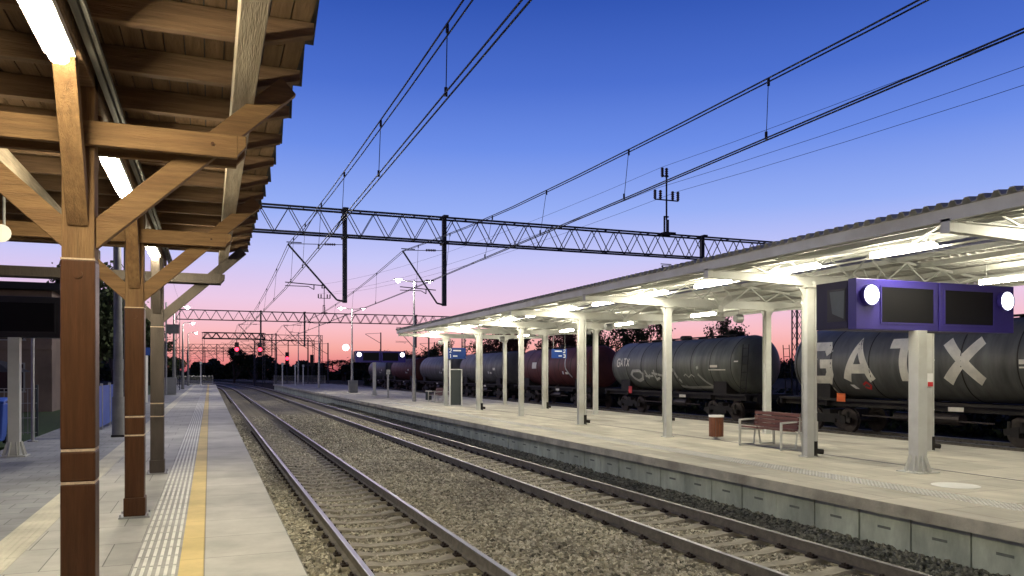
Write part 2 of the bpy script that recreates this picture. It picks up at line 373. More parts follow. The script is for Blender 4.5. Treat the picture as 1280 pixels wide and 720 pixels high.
# retaining wall of L panels
b = MB(); y = 4.2; random.seed(3)
for i in range(128):
    dx = random.uniform(-.006, .006)
    x0 = E2 + .24 + dx
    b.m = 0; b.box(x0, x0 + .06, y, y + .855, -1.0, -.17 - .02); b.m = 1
    # dark plate standing proud, colour paints the shade of a lifting pocket
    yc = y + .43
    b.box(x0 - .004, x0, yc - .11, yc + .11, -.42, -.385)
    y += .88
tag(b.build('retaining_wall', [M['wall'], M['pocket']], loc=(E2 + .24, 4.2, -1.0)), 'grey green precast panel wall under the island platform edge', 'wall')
b = MB(); b.box(E2 + .29, E2 + .4, -6, 116, -1.0, -.172); b.build('joint_filler', M['black'])['kind'] = 'structure'

# ------------------------------------------------------------------ tracks
def track(Tx, label, near, y0=-4, y1=400, dark=False):
    t = thing('railway_track', (Tx, 0, RT - .2), label, 'railway track', 'railway tracks')
    for s in (-1, 1):
        b = MB()
        prof = [(-.07, -.172), (.07, -.172), (.07, -.16), (.012, -.145), (.012, -.045), (.035, -.035), (.035, -.004), (.028, 0), (-.028, 0), (-.035, -.004), (-.035, -.035), (-.012, -.045), (-.012, -.145), (-.07, -.16)]
        pth = path(Tx + s * .75, RT, y0, y1)
        b.sweep(prof, pth)
        n = len(prof)
        for k in range(len(pth) - 1):
            for i in (6, 7, 8): b.mi[k * n + i] = 1
            for i in (5, 9): b.mi[k * n + i] = 0
        b.build('rail', [M['rail'], M['railtop']], t)
    ys = []; y = y0 + 5.
    while y < y1 - 10: ys.append(y); y += .6
    vis = [y for y in ys if y > 5.0][:near]; rest = [y for y in ys if y not in set(vis)]
    src = None
    def prof_sl(b, Y, X):
        z = RT - .172
        b.add([(X + x, Y + yy, zz) for x, hw, zt in ((-1.3, .13, z - .0), (-.5, .12, z - .0), (-.35, .1, z - .03), (.35, .1, z - .03), (.5, .12, z - .0), (1.3, .13, z)) for yy, zz in ((-hw - .02, z - .14), (-hw, zt - .002), (hw, zt - .002), (hw + .02, z - .14))],
              [(k * 4 + i, k * 4 + 4 + i, k * 4 + 5 + i, k * 4 + 1 + i) for k in range(5) for i in range(3)] + [(0, 1, 2, 3), (23, 22, 21, 20)])
    def clips(b, Y, X, only=None):
        z = RT - .172
        for s in (-1, 1):
            for q in (-1, 1):
                if only and only != (s, q): continue
                cx = X + s * .75 + q * .105
                b.box(cx - .045, cx + .045, Y - .07, Y + .07, z, z + .028)
                b.tube((cx - .01, Y - .05, z + .04), (cx - .01, Y + .05, z + .04), .018, n=6)
                b.tube((cx + .02 * q, Y, z), (cx + .02 * q, Y, z + .07), .016, n=6)
    if near:
        b = MB(); prof_sl(b, vis[0], Tx); src = b.build('sleeper', M['sleeper'], t)
        cls = []
        for s in (-1, 1):
            for q in (-1, 1): b = MB(); clips(b, vis[0], Tx, (s, q)); cls.append(b.build('rail_fastening', M['clip'], src))
        for Y in vis[1:]:
            o = src.copy(); C.objects.link(o); o.parent = t; o.location = (sh(Y), Y - vis[0], 0)
            if Y < 34:
                for cl in cls: c = cl.copy(); C.objects.link(c); c.parent = o
    if rest:
        b = MB()
        for Y in rest: prof_sl(b, Y, Tx + sh(Y))
        b.m = 1
        for Y in rest: clips(b, Y, Tx + sh(Y))
        o = b.build('sleeper', [M['sleeper'], M['clip']], t); o['kind'] = 'stuff'
    return t
track(T1, 'railway track running beside the left platform with the wooden roof', 100)
track(T2, 'railway track running beside the concrete wall of the island platform', 100)
track(T3, 'railway track directly behind the island platform', 0, 0, 300)
track(T4, 'railway track carrying the row of tank wagons', 0, 0, 300)

# ballast stones
def stones(name, mat, regions, label, sleepers=True):
    P = []
    for (x0, x1, y0, y1, dens, zb, smin, smax, zf) in regions:
        n = int((x1 - x0) * (y1 - y0) * dens)
        X = rng.uniform(x0, x1, n); Y = rng.uniform(y0, y1, n); S = rng.uniform(smin, smax, n)
        Z = np.full(n, zb) + rng.uniform(-.012, .012, n)
        if zf: Z += zf(X, Y)
        if sleepers:
            keep = np.ones(n, bool)
            for T in (T1, T2):
                for s in (-1, 1): keep &= np.abs(X - (T + s * .75)) > .10
                d = np.abs(((Y - (-4 + 5.)) + .3) % .6 - .3)
                on = (np.abs(X - T) < .95) & (d < .10)
                keep &= ~(on & (rng.uniform(0, 1, n) < .85))
            X, Y, S, Z = X[keep], Y[keep], S[keep], Z[keep]
        P.append(np.stack([X, Y, Z, S], 1))
    P = np.concatenate(P); n = len(P)
    cube = np.array([(x, y, z) for z in (-1, 1) for y in (-1, 1) for x in (-1, 1)], float)
    V = cube[None] * rng.uniform(.25, .62, (n, 8, 3))
    V *= rng.uniform(.7, 1.15, (n, 1, 3))
    q = rng.normal(size=(n, 4)); q /= np.linalg.norm(q, axis=1, keepdims=True)
    a, bq, c, d = q.T
    Rm = np.stack([1 - 2 * (c * c + d * d), 2 * (bq * c - a * d), 2 * (bq * d + a * c), 2 * (bq * c + a * d), 1 - 2 * (bq * bq + d * d), 2 * (c * d - a * bq), 2 * (bq * d - a * c), 2 * (c * d + a * bq), 1 - 2 * (bq * bq + c * c)], 1).reshape(n, 3, 3)
    V = np.einsum('nij,nkj->nki', Rm, V) * P[:, None, 3:4] + P[:, None, :3]
    F = np.array([(0, 2, 3, 1), (4, 5, 7, 6), (0, 1, 5, 4), (2, 6, 7, 3), (0, 4, 6, 2), (1, 3, 7, 5)])
    FF = (F[None] + (np.arange(n) * 8)[:, None, None]).reshape(-1)
    me = bpy.data.meshes.new(name); me.vertices.add(n * 8); me.vertices.foreach_set('co', V.reshape(-1))
    nf = n * 6; me.loops.add(nf * 4); me.loops.foreach_set('vertex_index', FF.astype(np.int32))
    me.polygons.add(nf); me.polygons.foreach_set('loop_start', np.arange(0, nf * 4, 4, dtype=np.int32))
    try: me.polygons.foreach_set('loop_total', np.full(nf, 4, dtype=np.int32))
    except Exception: pass
    me.update(calc_edges=True); me.validate(); me.materials.append(mat)
    o = bpy.data.objects.new(name, me); C.objects.link(o); tag(o, label, kind='stuff'); return o
lift = lambda X, Y: np.where((np.abs(X - T1) > .95) & (np.abs(X - T2) > .95), .045, -.018)
stones('ballast', M['stone'], [(E1 + .02, 7.75, 5.2, 13, 600, -.775, .03, .070, lift), (E1 + .02, 7.75, 13, 24, 330, -.775, .04, .08, lift), (E1 + .02, 7.75, 24, 46, 110, -.77, .06, .1, lift)], 'beige and grey crushed stone between the rails')
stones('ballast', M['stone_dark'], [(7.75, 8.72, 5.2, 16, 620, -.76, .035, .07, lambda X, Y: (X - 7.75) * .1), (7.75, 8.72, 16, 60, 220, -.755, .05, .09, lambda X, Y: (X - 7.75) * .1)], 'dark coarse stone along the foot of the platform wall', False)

# ------------------------------------------------------------------ wooden canopy on platform 1
WX = -.84; FR = [1.84, 6.13, 10.42, 14.71]
def bx_(b, *a): b.box(*a); return b
wc = thing('wooden_canopy', (WX, FR[1], 0), 'brown timber platform roof on Y-shaped posts over the left platform', 'platform canopy')
Y0C, Y1C = -1.2, 15.75
for i, Y in enumerate(FR):
    if i == 0: pass
    grey = (i == 3)
    mw, md = (M['wood_grey'], M['wood_grey']) if grey else (M['wood'], M['wood_dark'])
    mh = mw if grey else M['wood_h']
    b = MB(); b.box(WX - .10, WX + .10, Y - .10, Y + .10, 2.5, 3.93); po = b.build('post', mw, wc, bevel=.008)
    b = MB(); b.box(WX - 3.46, WX - 3.26, Y - .10, Y + .10, 0, 3.93); b.build('post', mw, wc, bevel=.008)
    b = MB(); w_ = .107
    b.box(WX - w_, WX + w_, Y - w_, Y + w_, 1.222, 2.52)
    b.box(WX - w_, WX + w_, Y - w_, Y + w_, .998, 1.206)
    b.box(WX - w_, WX + w_, Y - w_, Y + w_, .24, .982)
    b.box(WX - w_ - .012, WX + w_ + .012, Y - w_ - .012, Y + w_ + .012, .02, .243)
    cl = b.build('post_cladding', md, po, bevel=.011)
    for z in (1.214, .99): b = MB(); b.box(WX - w_ + .004, WX + w_ - .004, Y - w_ + .004, Y + w_ - .004, z - .0085, z + .0085); b.build('groove', M['chip'], po)
    b = MB(); b.box(WX - w_ + .001, WX + w_ - .001, Y - w_ + .001, Y + w_ - .001, 2.52, 2.53); b.build('cladding_cap', M['chip'], po)
    b = MB(); b.box(WX - .17, WX + .17, Y - .15, Y + .15, 0, .02)
    for sx in (-1, 1):
        for sy in (-1, 1): b.tube((WX + sx * .15, Y + sy * .13, .02), (WX + sx * .15, Y + sy * .13, .05), .012, n=6)
    b.build('base_plate', M['galv'], po)
    # tie beam: a pair of planks hugging the post, shaped ends
    for s in (-1, 1):
        b = MB(); yy = Y + s * .135
        b.box(WX - 3.36, WX + 1.03, yy - .03, yy + .03, 3.30, 3.465)
        for e in (1,):
            x0 = WX + e * 1.03
            b.add([(x0, yy - .03, 3.32), (x0, yy + .03, 3.32), (x0, yy - .03, 3.465), (x0, yy + .03, 3.465), (x0 + e * .06, yy - .03, 3.39), (x0 + e * .06, yy + .03, 3.39), (x0 + e * .06, yy - .03, 3.465), (x0 + e * .06, yy + .03, 3.465)],
                  [(4, 5, 7, 6), (0, 4, 6, 2), (1, 3, 7, 5), (2, 6, 7, 3), (0, 1, 5, 4)])
        b.build('tie_beam', mh, wc, bevel=.006)
    for s in (-1, 1):
        b = MB(); b.beam((WX + s * .04, Y, 2.66), (WX + s * 1.40, Y, 3.92), .075, .16, (0, 0, 1)); b.build('strut', mh, wc, bevel=.006)
        b = MB(); b.beam((WX, Y + s * .06, 2.78), (WX, Y + s * .66, 3.78), .13, .12, (0, -s, 1)); b.build('knee_brace', mw, wc, bevel=.006)
    b = MB()
    for s in (-1, 1):
        for (x, z) in ((WX - .05, 2.86), (WX + .05, 2.84), (WX + .86, 3.385), (WX - .86, 3.385)):
            b = MB(); b.tube((x, Y + s * .10, z), (x, Y + s * (.118 if abs(x - WX) < .2 else .178), z), .013, n=8); b.build('bolt', md, wc)
    b = MB(); b.tube((WX, Y - .115, 2.42), (WX, Y - .105, 2.42), .03, n=12); b.build('bolt', md, wc)
b = MB()
b.box(WX - .1, WX + .1, Y0C, Y1C, 3.71, 3.93); b.build('ridge_beam', M['rafter'], wc, bevel=.006)
for s in (-1, 1, -3.13):
    b = MB(); x = WX + s * 1.072; b.box(x - .077, x + .077, Y0C, Y1C, 3.745, 3.93); b.build('purlin', M['purlin'], wc, bevel=.006)
b = MB(); b.box(WX + .125, WX + .165, Y0C, Y1C, 3.76, 3.83); b.box(WX + .175, WX + .2, Y0C, Y1C, 3.775, 3.815); b.build('cable_duct', M['duct'], wc)
y = 5.42 - .88 * 7
raf = None
while y < Y1C:
    b = MB()
    if raf is None:
        hw = .045; pts = [(-3.75, 4.03), (-3.45, 3.932), (1.17, 3.932), (1.50, 4.03), (1.50, 4.11), (-3.75, 4.11)]
        vs = [(WX + x, y + s * hw, z) for s in (-1, 1) for x, z in pts]
        b.add(vs, [(5, 4, 3, 2, 1, 0)[::-1], (6, 7, 8, 9, 10, 11)[::-1]] + [(i, (i + 1) % 6, (i + 1) % 6 + 6, i + 6)[::-1] for i in range(6)])
        raf = b.build('rafter', M['rafter'], wc, bevel=.005); ry = y
    else:
        o = raf.copy(); C.objects.link(o); o.parent = wc; o.location = (0, y - ry, 0)
    y += .88
# deck boards (run lengthwise, butted between rafters)
b = MB(); random.seed(5); x = WX - 3.785
while x < WX + 1.43:
    wd = .135; yy = Y0C
    while yy < Y1C:
        y2 = min(yy + 3.52, Y1C)
        dz = random.uniform(-.003, .003)
        b.box(x + .005, x + wd - .005, yy + .002, y2 - .002, 4.114 + dz, 4.14 + dz); yy = y2
    x += wd
b.build('ceiling_boards', M['board'], wc)
b = MB(); random.seed(9); y = Y0C
while y < Y1C - .1:    # overlapping roof sheets, ragged towards the track
    e = random.uniform(-.01, .012)
    x0 = 1.49; x1 = 1.56 + e; ya, yb = y, y + .885; V = []
    for z in (4.150, 4.172): V += [(WX - x0 - 2.3, ya, z + .004), (WX + x0, ya, z + .004), (WX + x1, yb, z), (WX - x1 - 2.3, yb, z)]
    b.add(V, [(3, 2, 1, 0), (4, 5, 6, 7), (0, 1, 5, 4), (1, 2, 6, 5), (2, 3, 7, 6), (3, 0, 4, 7)]); y += .88
b.build('roof_covering', M['rooftile'], wc)
b = MB()
for k in range(3): pass
# ceiling lamps
for i, Y in enumerate((.2, 4.42, 8.3, 13.3)):
    lb = ['strip lamp at the near end of the wooden roof behind the first post', 'strip lamp on the wooden roof nearest, top left corner', 'strip lamp on the wooden roof between first and second posts', 'strip lamp on the wooden roof between second and third posts'][i]
    t = thing('ceiling_lamp', (WX, Y, 3.71), lb, 'ceiling lamp', 'strip lamps under the wooden roof')
    b = MB(); b.box(WX - .085, WX + .085, Y - .93, Y + .93, 3.66, 3.71); b.build('lamp_housing', M['white'], t, bevel=.004)
    b = MB()
    for s in (-1, 1):
        yc = Y + s * .465
        b.sweep([(-.052, 0), (-.05, -.04), (-.028, -.058), (.028, -.058), (.05, -.04), (.052, 0)], [(WX, yc - .44, 3.66), (WX, yc + .44, 3.66)])
    b.build('lamp_lens', M['tube'], t)

# ------------------------------------------------------------------ steel canopy on the island platform
FS = [7.43 + 5.27 * k for k in range(-1, 7)]   # 2.16 ... 39.05
PA, PB, XL, XR, XM = 11.5, 14.8, 9.0, 17.3, 13.15
SY0, SY1 = 1.0, 39.5
sc = thing('steel_canopy', (PA, FS[2], 0), 'long white steel canopy with corrugated roof on the island platform', 'platform canopy')
def roofz(x): return 3.90 + (1 - abs(x - XM) / (XM - XL)) * .42
def ibeam(b, p, q, wd, h0, h1):
    """I section between two points (tops), depth h0..h1"""
    p = Vector(p); q = Vector(q); t = .012
    b.beam(p - Vector((0, 0, t / 2)), q - Vector((0, 0, t / 2)), wd, t)
    b.beam(p - Vector((0, 0, h0 - t / 2)), q - Vector((0, 0, h1 - t / 2)), wd, t)
    b.beam(p - Vector((0, 0, h0 / 2)), q - Vector((0, 0, h1 / 2)), t, h0 - 2 * t, he=h1 - 2 * t)
pipes = {2, 4, 6}
for i, Y in enumerate(FS):
    for j, X in enumerate((PA, PB)):
        b = MB()
        a = .085
        b.box(X - a, X + a, Y - a, Y - a + .012, .02, 3.5); b.box(X - a, X + a, Y + a - .012, Y + a, .02, 3.5); b.box(X - .006, X + .006, Y - a + .013, Y + a - .013, .02, 3.5)
        b.box(X - a + .01, X - .007, Y - .05, Y + .05, .02, 3.5) ; b.box(X + .007, X + a - .01, Y - .05, Y + .05, .02, 3.5)
        b.box(X - .13, X + .13, Y - .13, Y + .13, 0, .02); b.box(X - .15, X + .15, Y - .12, Y + .12, 3.485, 3.515)
        for s in (-1, 1):
            b.add([(X + s * a, Y - .006, 3.25), (X + s * a, Y - .006, 3.485), (X + s * (a + .14), Y - .006, 3.485), (X + s * a, Y + .006, 3.25), (X + s * a, Y + .006, 3.485), (X + s * (a + .14), Y + .006, 3.485)], [(0, 1, 2), (5, 4, 3), (0, 2, 5, 3)])
        o = b.build('post', M['steel'], sc)
        if i in pipes:
            b = MB(); px_ = X + .16
            b.tube((px_, Y - .02, .3), (px_, Y - .02, 3.62), .045, n=12)
            for z in (.9, 2.0, 3.1): b.tube((px_, Y - .02, z), (px_, Y - .02, z + .03), .052, n=12)
            b.m = 1; b.tube((px_, Y - .02, .0), (px_, Y - .02, .32), .06, n=12); b.tube((px_, Y - .02, .12), (px_ + .15, Y - .1, .1), .055, n=10)
            b.build('downpipe', [M['steel'], M['under']], o)
    b = MB()
    ibeam(b, (XL + .02, Y, 3.74), (PA, Y, 3.74), .12, .15, .22); ibeam(b, (PA, Y, 3.74), (PB, Y, 3.74), .12, .22, .22); ibeam(b, (PB, Y, 3.74), (XR - .02, Y, 3.74), .12, .22, .15)
    b.box(XL, XL + .015, Y - .07, Y + .07, 3.57, 3.76)
    b.build('cross_beam', M['steel'], sc)
    b = MB()
    b.beam((XL + .1, Y, roofz(XL) - .07), (XM, Y, roofz(XM) - .07), .06, .06); b.beam((XM, Y, roofz(XM) - .07), (XR - .1, Y, roofz(XR) - .07), .06, .06)
    n = 14; 
    for k in range(n):
        x0 = XL + .4 + (XR - XL - .8) * k / n; x1 = XL + .4 + (XR - XL - .8) * (k + 1) / n
        za, zb = (3.75, roofz(x1) - .08) if k % 2 == 0 else (roofz(x0) - .08, 3.75)
        b.beam((x0, Y, za), (x1, Y, zb), .03, .03)
    b.build('lattice', M['steel'], sc)
    # fan of struts under the beam towards the ridge in the middle, round node plate
    b = MB(); 
    for dx, dz in ((-.55, .32), (.55, .32), (-.25, .42), (.25, .42)):
        b.tube((XM, Y - .09, 3.50), (XM + dx, Y - .09, 3.50 + dz), .02, n=6)
    b.disc((XM, Y - .1, 3.50), .09, 16, 'y', .02)
    b.build('strut', M['steel'], sc)
# diagonal stays along the canopy (wind bracing)
for i in range(len(FS) - 1):
    Ya, Yb = FS[i], FS[i + 1]
    b = MB(); b.tube((XL + .1, Ya + .1, 3.72), (PA - .1, (Ya + Yb) / 2, roofz(PA) - .16), .022, n=8)
    b.tube((PA - .1, (Ya + Yb) / 2, roofz(PA) - .16), (XL + .1, Yb - .1, 3.72), .022, n=8)
    b.build('brace', M['steel'], sc)
for X in (9.75, 10.7, PA + .2, 12.4, 13.9, PB - .2, 15.6, 16.55):
    b = MB(); z = roofz(X); ibeam(b, (X, SY0, z - .02), (X, SY1, z - .02), .06, .11, .11); b.build('purlin', M['steel'], sc)
for X, s in ((XL, 1), (XR, -1)):
    b = MB(); b.box(min(X, X + s * .012), max(X, X + s * .012), SY0, SY1, 3.74, 3.885)
    b.box(min(X, X + s * .06), max(X, X + s * .06), SY0, SY1, 3.728, 3.74); b.box(min(X, X + s * .06), max(X, X + s * .06), SY0, SY1, 3.885, 3.895)
    b.build('fascia', M['steel'], sc)
for Y, s in ((SY0, 1), (SY1, -1)):
    b = MB(); b.beam((XL, Y, roofz(XL) - .05), (XM, Y, roofz(XM) - .05), .012, .16); b.beam((XM, Y, roofz(XM) - .05), (XR, Y, roofz(XR) - .05), .012, .16); b.build('end_fascia', M['steel'], sc)
# corrugated roof: trapezoid wave along y
def corr(x0, x1, mat, name):
    b = MB(); y = SY0 - .05; ys = []
    while y < SY1 + .05:
        ys += [(y, 0), (y + .06, 0), (y + .10, .07), (y + .16, .07)]; y += .2
    vs = []; n = len(ys)
    for x in (x0, x1): vs += [(x, yy, roofz(x) + dz) for yy, dz in ys]
    vs += [(v[0], v[1], v[2] + .008) for v in vs]
    fs = [(i, i + 1, n + i + 1, n + i) for i in range(n - 1)] + [(2 * n + i, 3 * n + i, 3 * n + i + 1, 2 * n + i + 1) for i in range(n - 1)]
    fs += [(i, 2 * n + i, 2 * n + i + 1, i + 1) for i in range(n - 1)] + [(n + i, n + i + 1, 3 * n + i + 1, 3 * n + i) for i in range(n - 1)]
    b.add(vs, fs); b.build(name, mat, sc)
corr(XL - .06, 12.0, M['sheet'], 'roof_sheet'); corr(12.0, XM, M['added_rooflight'], 'added_rooflight'); corr(XM, 14.3, M['added_rooflight'], 'added_rooflight'); corr(14.3, XR + .06, M['sheet'], 'roof_sheet')  # central translucent strips added for the bluish dimness below the ridge
# cable conduit under the front row
b = MB(); b.box(10.93, 10.97, SY0, SY1, 3.75, 3.78); b.box(15.05, 15.09, SY0, SY1, 3.52, 3.55); b.build('cable_duct', M['steel'], sc)
# lamps
def strip(X, Y, z, label, group):
    t = thing('ceiling_lamp', (X, Y, z), label, 'ceiling lamp', group)
    b = MB(); b.box(X - .035, X + .035, Y - .66, Y + .66, z - .06, z - .01); b.tube((X, Y - .5, z - .02), (X, Y - .5, 4.0), .008, n=5); b.tube((X, Y + .5, z - .02), (X, Y + .5, 4.0), .008, n=5)
    b.build('lamp_housing', M['white'], t)
    b = MB(); b.sweep([(-.058, 0), (-.055, -.04), (-.028, -.06), (.028, -.06), (.055, -.04), (.058, 0)], [(X, Y - .63, z - .06), (X, Y + .63, z - .06)]); b.build('lamp_lens', M['tube2'], t)
k = 0
for i in range(len(FS) - 1):
    c = (FS[i] + FS[i + 1]) / 2
    for d in (-1.2, 1.2):
        strip(10.8, FS[i] + (2.3 if d < 0 else 4.85), 3.86, ORD[k] + ' strip lamp in the front row under the steel canopy', 'strip lamps in the front row under the steel canopy'); k += 1
for i in range(len(FS) - 1):
    c = (FS[i] + FS[i + 1]) / 2
    strip(15.2, c + 1, 3.72, ORD[i] + ' strip lamp in the back row under the steel canopy', 'strip lamps in the back row under the steel canopy')
# round loudspeakers hung below
for i, (X, Y) in enumerate(((14.3, 18.6), (12.9, 23.9), (12.9, 34.4), (11.3, 40.0 - .7))):
    t = thing('loudspeaker', (X, Y, 3.5), ORD[i] + ' round loudspeaker hanging under the steel canopy', 'loudspeaker', 'loudspeakers under the steel canopy')
    b = MB(); b.lathe([(.1, -.12), (.13, -.02), (.13, .1)], 16, 'x', (X, Y, 3.3)); b.build('speaker_body', M['galv'], t, smooth=True)
    b = MB(); b.tube((X, Y, 3.4), (X, Y, 3.55), .012, n=6); b.build('bracket', M['galv'], t)
t = thing('loudspeaker', (-2.03, 9.62, 3.93), 'small horn loudspeaker at the left edge under the wooden roof', 'loudspeaker')
b = MB(); b.lathe([(.03, .14), (.045, .05), (.085, -.05), (.095, -.06)], 16, 'y', (-2.03, 9.55, 3.2)); b.build('speaker_horn', M['white'], t, smooth=True)
b = MB(); b.tube((-2.03, 9.62, 3.22), (-2.03, 9.62, 3.93), .014, n=6); b.build('bracket', M['galv'], t)

# ------------------------------------------------------------------ writing helpers: strokes as thin plates
GL = {
 'G': [[(1, .78), (.82, 1), (.2, 1), (0, .8), (0, .2), (.2, 0), (.82, 0), (1, .2), (1, .48), (.55, .48)]],
 'A': [[(0, 0), (.5, 1), (1, 0)], [(.2, .33), (.8, .33)]],
 'T': [[(0, 1), (1, 1)], [(.5, 1), (.5, 0)]],
 'X': [[(0, 1), (1, 0)], [(1, 1), (0, 0)]],
 '2': [[(0, .8), (.2, 1), (.8, 1), (1, .8), (1, .6), (0, 0), (1, 0)]],
 '1': [[(.2, .8), (.55, 1), (.55, 0)]],
 '3': [[(0, .9), (.2, 1), (.8, 1), (1, .85), (1, .65), (.8, .52), (.4, .52)], [(.8, .52), (1, .35), (1, .15), (.8, 0), (.2, 0), (0, .12)]],
}
def stroke_polys(pts, th):
    """flat quads (2d) following a polyline with mitre"""
    pts = [Vector(p) for p in pts]; out = []
    L_ = []; R_ = []
    for i, p in enumerate(pts):
        if i == 0: n = (pts[1] - p).normalized()
        elif i == len(pts) - 1: n = (p - pts[i - 1]).normalized()
        else: n = ((p - pts[i - 1]).normalized() + (pts[i + 1] - p).normalized()).normalized()
        k = 1.
        if 0 < i < len(pts) - 1:
            c = n.dot((p - pts[i - 1]).normalized()); k = 1 / max(c, .6)
        q = Vector((-n.y, n.x)) * th / 2 * k; L_.append(p + q); R_.append(p - q)
    for i in range(len(pts) - 1): out.append([R_[i], R_[i + 1], L_[i + 1], L_[i]])
    return out
def subdiv_quad(q, n):
    res = []
    for i in range(n):
        a0 = q[0].lerp(q[1], i / n); a1 = q[0].lerp(q[1], (i + 1) / n); b0 = q[3].lerp(q[2], i / n); b1 = q[3].lerp(q[2], (i + 1) / n)
        for j in range(2):
            res.append([a0.lerp(b0, j / 2), a1.lerp(b1, j / 2), a1.lerp(b1, (j + 1) / 2), a0.lerp(b0, (j + 1) / 2)])
    return res

# ------------------------------------------------------------------ tank wagons
def wagon(Yfar, matt, label, length=12.3, rad=1.36, mark=None, bands=7, detail=True):
    Yn = Yfar - length; Yc = (Yfar + Yn) / 2; X = T4; s0 = sh(Yc); X = X + s0
    za = 2.1
    t = thing('tank_wagon', (X, Yc, RT), label, 'tank wagon', 'tank wagons of the freight train')
    pr = []
    for k in range(7):
        a = k / 6 * math.pi / 2; pr.append((max(.02, rad * math.sin(a)), -length / 2 + .55 * (1 - math.cos(a))))
    prof = pr + [(r, -tt) for r, tt in reversed(pr)]
    b = MB(); b.lathe(prof, 48, 'y', (X, Yc, za)); tk = b.build('tank', matt, t, smooth=True)
    for k in range(bands):
        b = MB(); yy = Yn + .6 + (length - 1.2) * k / (bands - 1)
        b.lathe([(rad + .001, yy - .02 - Yc), (rad + .011, yy - .015 - Yc), (rad + .011, yy + .015 - Yc), (rad + .001, yy + .02 - Yc)], 48, 'y', (X, Yc, za), True)
        b.build('seam_band', M['under'] if matt is not M['tank_light'] else M['tank_grey'], tk, smooth=True)
    # frame
    zf = RT + 1.0
    b = MB()
    for s in (-1, 1):
        b.box(X + s * 1.0 - .09, X + s * 1.0 + .09, Yn - .45, Yfar + .45, zf, zf + .24)
        b.box(X + s * 1.33 - .02, X + s * 1.33 + .02, Yn - .45, Yfar + .45, zf + .2, zf + .3)
    for yy in (Yn - .45, Yfar + .33, Yn + 2.2, Yfar - 2.2, Yc): b.box(X - 1.3, X + 1.3, yy, yy + .12, zf + .01, zf + .27)
    for yy in (Yn - .4, Yfar - .25): b.box(X - 1.25, X + 1.25, yy, yy + .65, zf + .275, zf + .3)
    b.build('underframe', M['under'], t)
    for yy in (Yn + 1.7, Yfar - 1.7):
        b = MB(); vs = []
        for k in range(9):
            a = R(-145 + k * 110 / 8); vs.append((X + rad * 1.02 * math.cos(a), za + rad * 1.02 * math.sin(a)))
        n = len(vs); V = [(x, yy - .5, z) for x, z in vs] + [(x, yy + .5, z) for x, z in vs] + [(x, yy - .5, zf + .25) for x, z in vs] + [(x, yy + .5, zf + .25) for x, z in vs]
        F = [(i, i + 1, n + i + 1, n + i) for i in range(n - 1)] + [(i, 2 * n + i, 2 * n + i + 1, i + 1) for i in range(n - 1)] + [(n + i, n + i + 1, 3 * n + i + 1, 3 * n + i) for i in range(n - 1)] + [(0, n, 3 * n, 2 * n), (n - 1, 3 * n - 1, 4 * n - 1, 2 * n - 1)]
        b.add(V, F); b.build('saddle', M['under'], t)
    # bogies and wheels
    for yy in (Yn + 1.85, Yfar - 1.85):
        b = MB()
        for s in (-1, 1):
            x = X + s * 1.0
            b.beam((x, yy - 1.25, RT + .46), (x, yy - .45, RT + .62), .09, .2); b.beam((x, yy + 1.25, RT + .46), (x, yy + .45, RT + .62), .09, .2)
            b.beam((x, yy - .5, RT + .52), (x, yy + .5, RT + .52), .1, .34)
            for e in (-.9, .9):
                b.box(x - .07, x + .09 * 1, yy + e - .14, yy + e + .14, RT + .33, RT + .60)
                for q in (-.1, .1): b.tube((x, yy + e + q * 2, RT + .56), (x, yy + e + q * 2, RT + .8), .06, n=8)
        b.box(X - 1., X + 1., yy - .2, yy + .2, RT + .45, RT + .85)
        bo = b.build('bogie', M['under'], t)
        for e in (-.9, .9):
            b = MB()
            for s in (-1, 1):
                b.lathe([(.2, -.06), (.36, -.06), (.385, -.055), (.46, -.05), (.46, .04), (.49, .045), (.49, .075), (.36, .075), (.2, .06)], 28, 'x', (X + s * .72, yy + e, RT + .46)) if s < 0 else b.lathe([(.2, .06), (.36, .06), (.385, .055), (.46, .05), (.46, -.04), (.49, -.045), (.49, -.075), (.36, -.075), (.2, -.06)][::-1], 28, 'x', (X + s * .72, yy + e, RT + .46))
            b.tube((X - 1.05, yy + e, RT + .46), (X + 1.05, yy + e, RT + .46), .085, n=10)
            b.build('wheelset', M['wheel'], bo)
    for yy, s in ((Yn - .45, -1), (Yfar + .45, 1)):
        for sx in (-1, 1):
            b = MB(); x = X + sx * .875
            b.tube((x, yy, RT + 1.06), (x, yy + s * .42, RT + 1.06), .09, n=12); b.tube((x, yy + s * .42, RT + 1.06), (x, yy + s * .46, RT + 1.06), .21, n=18)
            b.build('buffer', M['under'], t)
    # ladders / rails / brake gear
    b = MB()
    for s in (-1, 1):
        for dy in (-.2, .2): b.tube((X + s * 1.30, Yn - .2 + dy, zf + .2), (X + s * 1.12, Yn - .2 + dy, za + .9), .02, n=5)
        for k in range(7):
            f = k / 6.5; z_ = zf + .2 + (za + .7 - zf) * f; b.tube((X + s * (1.30 - .18 * f), Yn - .4, z_), (X + s * (1.30 - .18 * f), Yn, z_), .014, n=5)
        b.build('ladder', M['under'], t); b = MB()
    b = MB()
    b.box(X - .3, X + .3, Yn + 1.5, Yfar - 1.5, za + rad + .05, za + rad + .08)
    for yy in np.arange(Yn + 1.6, Yfar - 1.5, 1.5): b.box(X - .28, X + .28, yy, yy + .05, za + rad - .06, za + rad + .05)
    b.build('walkway', M['under'], t)
    b = MB(); b.lathe([(.32, 0), (.32, .14), (.25, .2), (.02, .2)], 18, 'z', (X, Yc, za + rad)); b.build('manhole', M['under'], t)
    b = MB()
    b.tube((X - .95, Yc - 1.6, RT + .75), (X - .95, Yc - .6, RT + .75), .2, n=14); b.tube((X - .3, Yc + .3, RT + .7), (X - .3, Yc + 1.6, RT + .7), .16, n=12)
